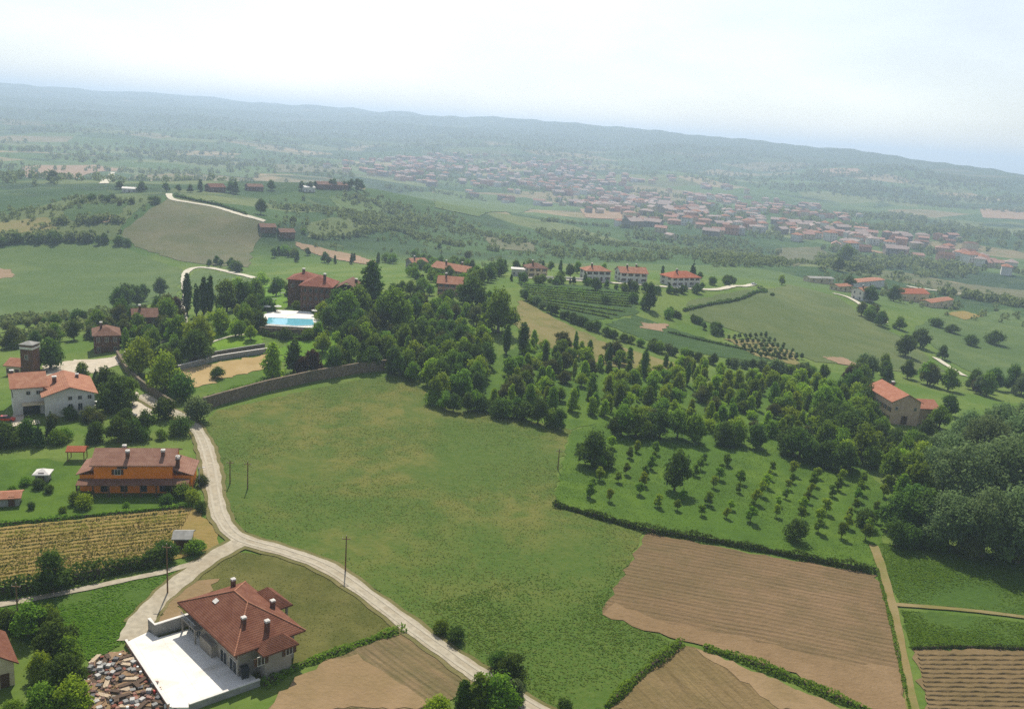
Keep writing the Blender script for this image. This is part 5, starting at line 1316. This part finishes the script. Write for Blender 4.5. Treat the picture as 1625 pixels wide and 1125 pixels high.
hedge('hedge', 'dark hedge bank along the lower edge of the orchard', [(880,803),(950,822),(1022,842),(1120,858),(1260,884),(1392,910)], 1.5, 1.8, 'dark', 60, .3, seed=2)
hedge('hedge', 'green hedge strip between the ploughed field and the tilled field', [(1118,1030),(1180,1048),(1260,1080),(1330,1110),(1385,1132)], 1.0, 2.2, 'mid', 60, .28, seed=3)
hedge('hedge', 'ragged hedge at the lower right edge of the meadow', [(1080,1022),(1040,1052),(1000,1086),(960,1126)], 1.2, 1.8, 'mid', 50, .28, seed=4)
hedge('hedge', 'thin dark hedge above the ridged brown field', [(1450,1030),(1500,1028),(1560,1028),(1640,1031)], .8, .8, 'dark', 40, .22, seed=5)
hedge('hedge', 'tall dark hedge on the bank between yellow vineyard and gravel path', [(-20,948),(60,936),(130,920),(200,905),(262,894)], 2.6, 2.6, 'dark', 90, .34, seed=6)
hedge('hedge', 'hedge between the house lawn and the yellow vineyard', [(-20,836),(60,828),(140,820),(230,812),(305,804)], .9, .9, 'mid', 40, .24, seed=7)
hedge('hedge', 'trimmed hedge along the footpath beside the ploughed field', [(1392,905),(1408,965),(1424,1035),(1444,1130)], .6, .7, 'mid', 36, .22, seed=8)
hedge('hedge', 'low green hedge on the bank above the castle wall', [(330,632),(380,618),(430,604),(500,596)], 1.2, 1.2, 'mid', 40, .26, seed=9)
hedge('hedge', 'clipped hedge round the garden right of the orange-red roof', [(1085,494),(1130,484),(1180,474),(1216,464),(1200,457)], 1.8, 1.6, 'dark', 30, .34, seed=10)
hedge('hedge', 'dark hedge below the pool terrace', [(405,512),(412,528),(440,536),(490,540),(515,530)], 2.0, 1.6, 'dark', 40, .3, seed=11)
hedge('hedge', 'dark hedge row above the lower vineyard', [(1060,528),(1110,540),(1170,553),(1250,572)], 1.2, 1.6, 'dark', 24, .34, seed=12)
hedge('hedge', 'hedge along the lane under the hill crest', [(278,312),(310,319),(350,327),(392,342)], 2.2, 2.4, 'dark', 16, .6, seed=13)
hedge('hedge', 'grassy hedge below the villa lawn beside the kitchen garden', [(420,1088),(470,1060),(540,1034),(600,1012),(645,998)], .9, 2.0, 'mid', 50, .26, seed=14)

# vine rows of the yellow vineyard, counted from the house lawn
for k in range(15):
    t = k/14; A = np.array((-15, 843))*(1-t)+np.array((-15, 926))*t; B = np.array((303, 811))*(1-t)+np.array((262, 888))*t
    hedge('vine_row', f'{nth(k+1)} row of yellowing vines counted down from the house lawn', [tuple(A), tuple((A+B)/2), tuple(B)], .32, 1.25, 'yellow' if k % 5 else 'olive', 20, .2, 'vine row', 40+k, group='rows of the yellow vineyard', stakes=5)
# terraced vines on the ridge slope
for k in range(9):
    t = k/8; A = np.array((826, 453))*(1-t)+np.array((862, 484))*t; B = np.array((1004, 468))*(1-t)+np.array((1004, 500))*t
    if k > 5: B = np.array((960, 508))*(k-5)/4+B*(1-(k-5)/4)
    hedge('vine_row', f'{nth(k+1)} green vine row counted down from the ridge road', [tuple(A), tuple((A+B)/2), tuple(B)], 1.3, 1.0, 'mid', 10, .42, 'vine row', 70+k, group='vine rows of the terraced vineyard')

# earth ridges of the brown field on the right edge
def build_ridges():
    field = bpy.data.objects['ridged_field']
    for k in range(13):
        t = (k+.5)/13; A = np.array((1456, 1036))*(1-t)+np.array((1474, 1128))*t; B = np.array((1640, 1036))*(1-t)+np.array((1640, 1132))*t
        P = np.array(dense(plan([tuple(A), tuple((A+B)/2), tuple(B)]), .8)); V = []; F = []
        T = np.gradient(P, axis=0); T /= np.linalg.norm(T, axis=1)[:, None]; N = np.column_stack((-T[:,1], T[:,0])); g = height(P[:,0], P[:,1])+.12
        for i in range(len(P)):
            w = .42*(1+.2*math.sin(i*1.3+k)); h = .24*(1+.25*math.sin(i*.9+2*k)+.2*math.sin(i*2.3))
            for s, z in ((-1, 0), (-.4, .85), (.3, 1), (1, 0)): q = P[i]+N[i]*s*w; V.append((q[0], q[1], g[i]+z*h))
        for i in range(len(P)-1):
            for c in range(3): F.append((i*4+c, i*4+c+1, i*4+5+c, i*4+4+c))
        me = mesh('earth_ridge', V, F, G['tilled']); fixn(me); obj('earth_ridge', me, field)
build_ridges()

# poles
def pole(u, v, hpx, label, lamp=False):
    p = hit(u, v); h = hpx*scale(p)
    r = empty('street_lamp' if lamp else 'utility_pole', tuple(p)); tag(r, label, 'lamp' if lamp else 'pole', None)
    b = MB(); b.tube((0, 0, -.5), (0, 0, h), .16, .1, 8); b.obj('pole_shaft', [M['lightmetal'] if lamp else M['wood']], r)
    if lamp:
        b = MB(); b.tube((0, 0, h-.1), (.9, 0, h+.15), .05, .04, 6); b.obj('lamp_arm', [M['lightmetal']], r); b = MB(); b.box(.8, -.14, h+.08, 1.4, .14, h+.24); b.obj('lamp_head', [M['cap']], r)
    else:
        b = MB(); b.box(-.8, -.06, h-.7, .8, .06, h-.56); b.obj('cross_arm', [M['wood']], r)
        im = MB(); im.tube((0, 0, 0), (0, 0, .22), .06, .04, 6); im = im.mesh('insulator', [M['cap']])
        for x in (-.7, 0, .7): obj('insulator', im, r, (x, 0, h-.56 if x else h))
pole(548, 908, 60, 'wooden utility pole beside the lane right of the villa lawn')
pole(266, 942, 78, 'wooden utility pole on the verge where the villa lane climbs')
pole(393, 776, 44, 'wooden utility pole standing in the meadow near the lane')
pole(365, 768, 38, 'shorter utility pole beside the meadow pole near the lane')
pole(28, 972, 44, 'wooden utility pole at the left end of the gravel path')
pole(885, 745, 34, 'wooden pole at the upper left corner of the orchard')
pole(316, 772, 30, 'street lamp between the orange house and the lane', True)

# bin on the forecourt
def build_bin():
    p = hit(388, 1080); r = empty('wheeled_bin', (p[0], p[1], COURT_Z+.01), .6); tag(r, 'black wheeled bin standing at the near corner of the white forecourt', 'bin')
    b = MB(); b.add([(-.5,-.45,.15),(.5,-.45,.15),(.5,.45,.15),(-.5,.45,.15),(-.65,-.6,1.5),(.65,-.6,1.5),(.65,.6,1.5),(-.65,.6,1.5)], [(0,3,2,1),(4,5,6,7),(0,1,5,4),(1,2,6,5),(2,3,7,6),(3,0,4,7)]); b.obj('bin_body', [M['darkmetal']], r)
    b = MB(); b.add([(-.72,-.66,1.51),(.72,-.66,1.51),(.72,.66,1.51),(-.72,.66,1.51),(-.6,-.1,1.85),(.6,-.1,1.85),(.6,.66,1.8),(-.6,.66,1.8)], [(0,3,2,1),(4,5,6,7),(0,1,5,4),(1,2,6,5),(2,3,7,6),(3,0,4,7)]); b.obj('lid', [M['darkmetal']], r)
    for x in (-.45, .45):
        b = MB(); b.tube((x-.06, -.35, .12), (x+.06, -.35, .12), .12, .12, 10); b.obj('wheel', [M['glass']], r)
        b = MB(); b.tube((x-.06, .35, .12), (x+.06, .35, .12), .12, .12, 10); b.obj('wheel', [M['glass']], r)
build_bin()

# cars
def car(u, v, rz, col, label):
    p = hit(u, v); r = empty('parked_car', (p[0], p[1], p[2]+.3), rz); tag(r, label, 'car')
    m = plain_mat('car_paint', col, .3, .03, 1, 0, .5)
    b = MB(); prof = [(-2.1, .35), (-2.1, .85), (-1.9, .95), (-1.0, 1.0), (1.0, .98), (1.9, .82), (2.1, .7), (2.1, .35)]; n = len(prof)
    b.add([(x, -.82, z) for x, z in prof]+[(x, .82, z) for x, z in prof], [tuple(range(n)), tuple(range(2*n-1, n-1, -1))]+[(i, n+i, n+(i+1) % n, (i+1) % n) for i in range(n)]); o = b.obj('body', [m], r); fixn(o.data)
    b = MB(); prof = [(-1.7, .96), (-1.25, 1.48), (.35, 1.5), (1.05, .98)]; n = 4
    b.add([(x, -.74+.1*(z > 1.2), z) for x, z in prof]+[(x, .74-.1*(z > 1.2), z) for x, z in prof], [tuple(range(n)), tuple(range(2*n-1, n-1, -1))]+[(i, n+i, n+(i+1) % n, (i+1) % n) for i in range(n)]); o = b.obj('cabin_glass', [M['glass']], r); fixn(o.data)
    b = MB(); b.box(-1.2, -.62, 1.49, .32, .62, 1.54); b.obj('roof', [m], r)
    for x in (-1.3, 1.3):
        for y in (-.8, .8):
            b = MB(); b.tube((x, y-.1, .32), (x, y+.1, .32), .32, .32, 12); b.obj('wheel', [M['darkmetal']], r)
car(10, 670, .3, (190, 50, 40), 'red car at the picture edge on the farmhouse terrace')
car(157, 646, 1.2, (226, 226, 222), 'white car by the right corner of the white farmhouse')
car(204, 664, .1, (52, 54, 60), 'dark car parked in front of the pale drive')
car(1196, 453, .2, (228, 226, 220), 'white car at the right end of the ridge road')
car(1080, 460, .1, (214, 214, 214), 'silver car in front of the bright orange-red roof')

# poolside parasols and garden tables
for k, (u, v) in enumerate(((424, 502), (441, 500), (500, 503))):
    p = hit(u, v); r = empty('parasol', (p[0], p[1], max(p[2], POOL_Z))); tag(r, f'{nth(k+1)} from the left of the white parasols beside the pool', 'parasol', 'parasols beside the pool')
    b = MB(); b.tube((0, 0, -.4), (0, 0, 2.5), .05, .05, 6); b.obj('pole_shaft', [M['wood']], r)
    b = MB(); n = 8; b.add([(1.5*math.cos(i*math.pi/4), 1.5*math.sin(i*math.pi/4), 2.1) for i in range(n)]+[(0, 0, 2.65), (0, 0, 2.15)], [(i, (i+1) % n, n) for i in range(n)]+[((i+1) % n, i, n+1) for i in range(n)]); b.obj('canopy', [M['white']], r)
for k, (u, v) in enumerate(((422, 482), (434, 478), (448, 468), (470, 487), (478, 490))):
    p = hit(u, v); r = empty('garden_table', tuple(p)); tag(r, f'{nth(k+1)} from the left of the dark garden tables on the castle lawn', 'table', 'garden tables on the castle lawn')
    b = MB(); b.box(-1.2, -.7, .95, 1.2, .7, 1.03); b.obj('table_top', [M['darkmetal']], r)
    lm = MB(); lm.box(-.05, -.05, -.2, .05, .05, .945); lm = lm.mesh('leg', [M['darkmetal']])
    for x in (-1, 1):
        for y in (-.55, .55): obj('leg', lm, r, (x, y, 0))

# scrap heap left of the forecourt
def build_scrap():
    P = np.array(plan([(150,1048),(196,1036),(214,1052),(284,1128),(132,1128),(128,1085)])); r = random.Random(8)
    mats = {'tile_stack': [plain_mat('old_tile', c, .9, .15, 3, .2) for c in ((128, 78, 64), (150, 112, 98), (104, 82, 74))],
            'timber_stack': [plain_mat('scrap_timber', c, .9, .15, 3, .2) for c in ((150, 122, 92), (196, 176, 150), (98, 80, 66))],
            'block_pallet': [plain_mat('scrap_block', c, .9, .1, 3, .2) for c in ((140, 138, 134), (184, 180, 174), (106, 104, 104))],
            'plastic_drum': [plain_mat('scrap_plastic', c, .5, .05, 3, 0) for c in ((186, 46, 40), (222, 222, 218), (96, 120, 140))]}
    lo, hi = P.min(0), P.max(0); items = {k: [] for k in mats}; placed = []
    tries = 0
    while sum(map(len, items.values())) < 190 and tries < 12000:
        tries += 1
        x, y = r.uniform(lo[0], hi[0]), r.uniform(lo[1], hi[1])
        if not inside(P, np.array([x]), np.array([y]))[0] or any((x-a)**2+(y-b)**2 < .34 for a, b in placed): continue
        placed.append((x, y)); kind = r.choice(['tile_stack']*4+['timber_stack']*4+['block_pallet']*3+['plastic_drum'])
        b = MB(); m = r.choice(mats[kind])
        if kind == 'tile_stack':
            L, W, n = r.uniform(.7, 1.3), r.uniform(.45, .8), r.randrange(3, 8)
            for k in range(n):
                dx, dy = r.uniform(-.08, .08), r.uniform(-.08, .08); b.box(-L/2+dx*2, -W/2+dy*2, k*.12, L/2+dx, W/2+dy, k*.12+.09)
        elif kind == 'timber_stack':
            L, n = r.uniform(1.8, 3.8), r.randrange(3, 6)
            for k in range(n):
                for q in range(4): b.box(-L/2+r.uniform(-.2, .2), -.5+q*.26, k*.17, L/2+r.uniform(-.2, .2), -.28+q*.26, k*.17+.14)
        elif kind == 'block_pallet':
            for k in range(3): b.box(-.6+k*.46, -.5, -.1, -.48+k*.46, .5, .1)
            for k in range(r.randrange(2, 5)):
                for q in range(3): b.box(-.6+q*.4, -.5, .12+k*.26, -.6+q*.4+.37, .5, .12+k*.26+.24)
        else:
            b.tube((0, 0, 0), (0, 0, .9), .3, .3, 12); b.tube((0, 0, .28), (0, 0, .33), .32, .32, 12); b.tube((0, 0, .58), (0, 0, .63), .32, .32, 12)
        o = b.obj(kind, [m], None, (x, y, hz(x, y)+.1), r.uniform(0, 3.14)); o.scale = (.66, .66, .66*r.uniform(.7, 1.3)); items[kind].append(o)
    words_ = {'tile_stack': 'stacks of reddish roof tiles', 'timber_stack': 'stacks of scrap timber', 'block_pallet': 'pallets of grey blocks', 'plastic_drum': 'plastic drums'}
    for kind, os_ in items.items():
        for k, o in enumerate(sorted(os_, key=lambda o: project(o.location)[0])): tag(o, f'{nth(k+1)} from the left of the {words_[kind]} in the scrap heap', kind.replace('_', ' '), words_[kind]+' in the scrap heap')
sheet('scrap_ground', [(146,1050),(196,1032),(214,1048),(290,1132),(126,1132),(124,1085)], G['bare'], .16)
build_scrap()
def build_debris():
    P = np.array(plan([(150,1048),(196,1034),(216,1050),(288,1130),(130,1130),(126,1085)])); r = np.random.default_rng(4); lo, hi = P.min(0), P.max(0); b = MB()
    for q in r.uniform(lo, hi, (2600, 2)):
        if not inside(P, q[:1], q[1:])[0]: continue
        s = r.uniform(.08, .3); a = r.uniform(0, 3.1); c, d = math.cos(a)*s, math.sin(a)*s; z = hz(*q)+.15; e = r.uniform(-.1, .12); k = r.uniform(.3, 1)
        b.add([(q[0]-c, q[1]-d, z), (q[0]+d*k, q[1]-c*k, z+e+.05), (q[0]+c, q[1]+d, z+.14), (q[0]-d*k, q[1]+c*k, z+.03), (q[0], q[1], z+s*.7)], [(0, 1, 4), (1, 2, 4), (2, 3, 4), (3, 0, 4)], int(r.integers(0, 4)))
    o = b.obj('rubble', [plain_mat('rubble_bit', c, .95, .2, 4, .2) for c in ((112, 82, 70), (140, 134, 126), (88, 80, 70), (124, 106, 90))]); o['kind'] = 'stuff'; o['label'] = 'broken tiles and small rubble strewn over the scrap heap'
build_debris()

# grass: tufts over the near fields
def build_grass():
    r = np.random.default_rng(9)
    def tufts(name, label, px, n, size, leafm, hgt=.12):
        P = np.array(plan(px)); lo, hi = P.min(0), P.max(0); X = np.empty((0, 2))
        while len(X) < n:
            q = r.uniform(lo, hi, (n*2, 2)); k = inside(P, q[:,0], q[:,1]); q = q[k]
            w = waves(q[:,0]*26, q[:,1]*26)+r.uniform(-1.6, 1.6, len(q)); X = np.concatenate((X, q[w > -.4]))
        X = X[:n]; z = height(X[:,0], X[:,1])+hgt*.5+.1
        N = np.tile((0, .1, 1.0), (n, 1)); V, F = leaf_quads(np.column_stack((X, z)), N, size, r, .16)
        o = obj(name, mesh(name, V, F, L_[leafm])); o['kind'] = 'stuff'; o['label'] = label
    L_['tuft'] = leaf_mat('grass_blade', (100, 118, 50), (116, 124, 58), .5, .0)
    L_['tuft2'] = leaf_mat('grass_fresh', (92, 126, 38), (108, 138, 46), .5, .0)
    L_['tuft3'] = leaf_mat('grass_rank', (92, 118, 44), (104, 124, 50), .5, .0)
    tufts('meadow_grass', 'tufts of grass growing over the meadow', SH[0][2], 22000, .16, 'tuft')
    tufts('long_grass', 'long rank grass at the lower right end of the meadow', [(680,960),(900,900),(990,900),(955,975),(1078,1022),(962,1125),(880,1120),(780,1060)], 5000, .2, 'tuft3', .12)
    tufts('orchard_grass', 'tufts of grass between the orchard trees', SH[1][2], 16000, .17, 'tuft2')
    tufts('hay_grass', 'tall grass of the hay field', SH[7][2], 9000, .24, 'tuft2')
    tufts('clover_grass', 'grass of the narrow clover field', SH[8][2], 5000, .24, 'tuft2')
    tufts('verge_grass', 'rough grass on the verge below the gravel path', dict((a, c) for a, b, c, d in SH)['verge'], 9000, .22, 'tuft2')
    tufts('villa_grass', 'thin dry grass round the villa', SH[11][2], 5000, .14, 'olive', .04)
build_grass()
def build_far_town():
    # the rest of the town, beyond the houses built one by one
    r = random.Random(17); P = np.array(plan([(500,266),(640,244),(800,246),(940,262),(1120,292),(1280,324),(1440,362),(1560,402),(1560,424),(1400,404),(1240,380),(1080,376),(980,350),(840,326),(680,300)])); lo, hi = P.min(0), P.max(0); b = MB()
    k = 0
    while k < 520:
        x, y = r.uniform(lo[0], hi[0]), r.uniform(lo[1], hi[1])
        if not inside(P, np.array([x]), np.array([y]))[0]: continue
        if math.sin(x/70+math.sin(y/90))+math.sin(y/60+1)+r.uniform(-1.2, 1.2) < .1: continue
        k += 1; c = MB(); L, D, h = r.uniform(10, 24), r.uniform(9, 15), r.uniform(5, 11); w = r.randrange(4)
        c.box(0, 0, -3, L, D, h, w); n0 = len(c.F)
        if r.random() < .5: hip_roof(c, 0, L, 0, D, h+.02, r.uniform(1.6, 2.8), .5)
        else: gable_roof(c, 0, L, 0, D, h+.02, r.uniform(1.6, 2.8), 'x', .5)
        rm = 4+r.randrange(3)
        for i in range(n0, len(c.F)): c.M[i] = rm
        a = r.uniform(-.6, .6); z = hz(x, y); ca, sa = math.cos(a), math.sin(a); base = len(b.V)
        b.V += [(x+vx*ca-vy*sa, y+vx*sa+vy*ca, z+vz) for vx, vy, vz in c.V]; b.F += [tuple(base+i for i in f) for f in c.F]; b.M += c.M
    o = b.obj('distant_town', [M['cream'], M['white'], M['pink'], M['villa_wall'], M['town_roof'], M['tile_dark'], M['town_roof2']]); o['kind'] = 'stuff'; o['label'] = 'mass of small faded roofs filling the hazy town'
build_far_town()

# ---------------------------------------------------------------- the air
def build_haze():
    b = MB(); b.box(-13500, -13500, -140, 13500, 13500, 215)
    t = NT('haze_air'); v = t.n('VolumePrincipled')
    v.inputs['Color'].default_value = (.63, .78, 1.0, 1); v.inputs['Density'].default_value = 2.0e-4; v.inputs['Anisotropy'].default_value = .35
    t.t.links.new(v.outputs[0], t.out.inputs['Volume'])
    o = b.obj('haze', t.m); o['kind'] = 'stuff'
    o['label'] = 'pale blue summer haze over the valley'
build_haze()
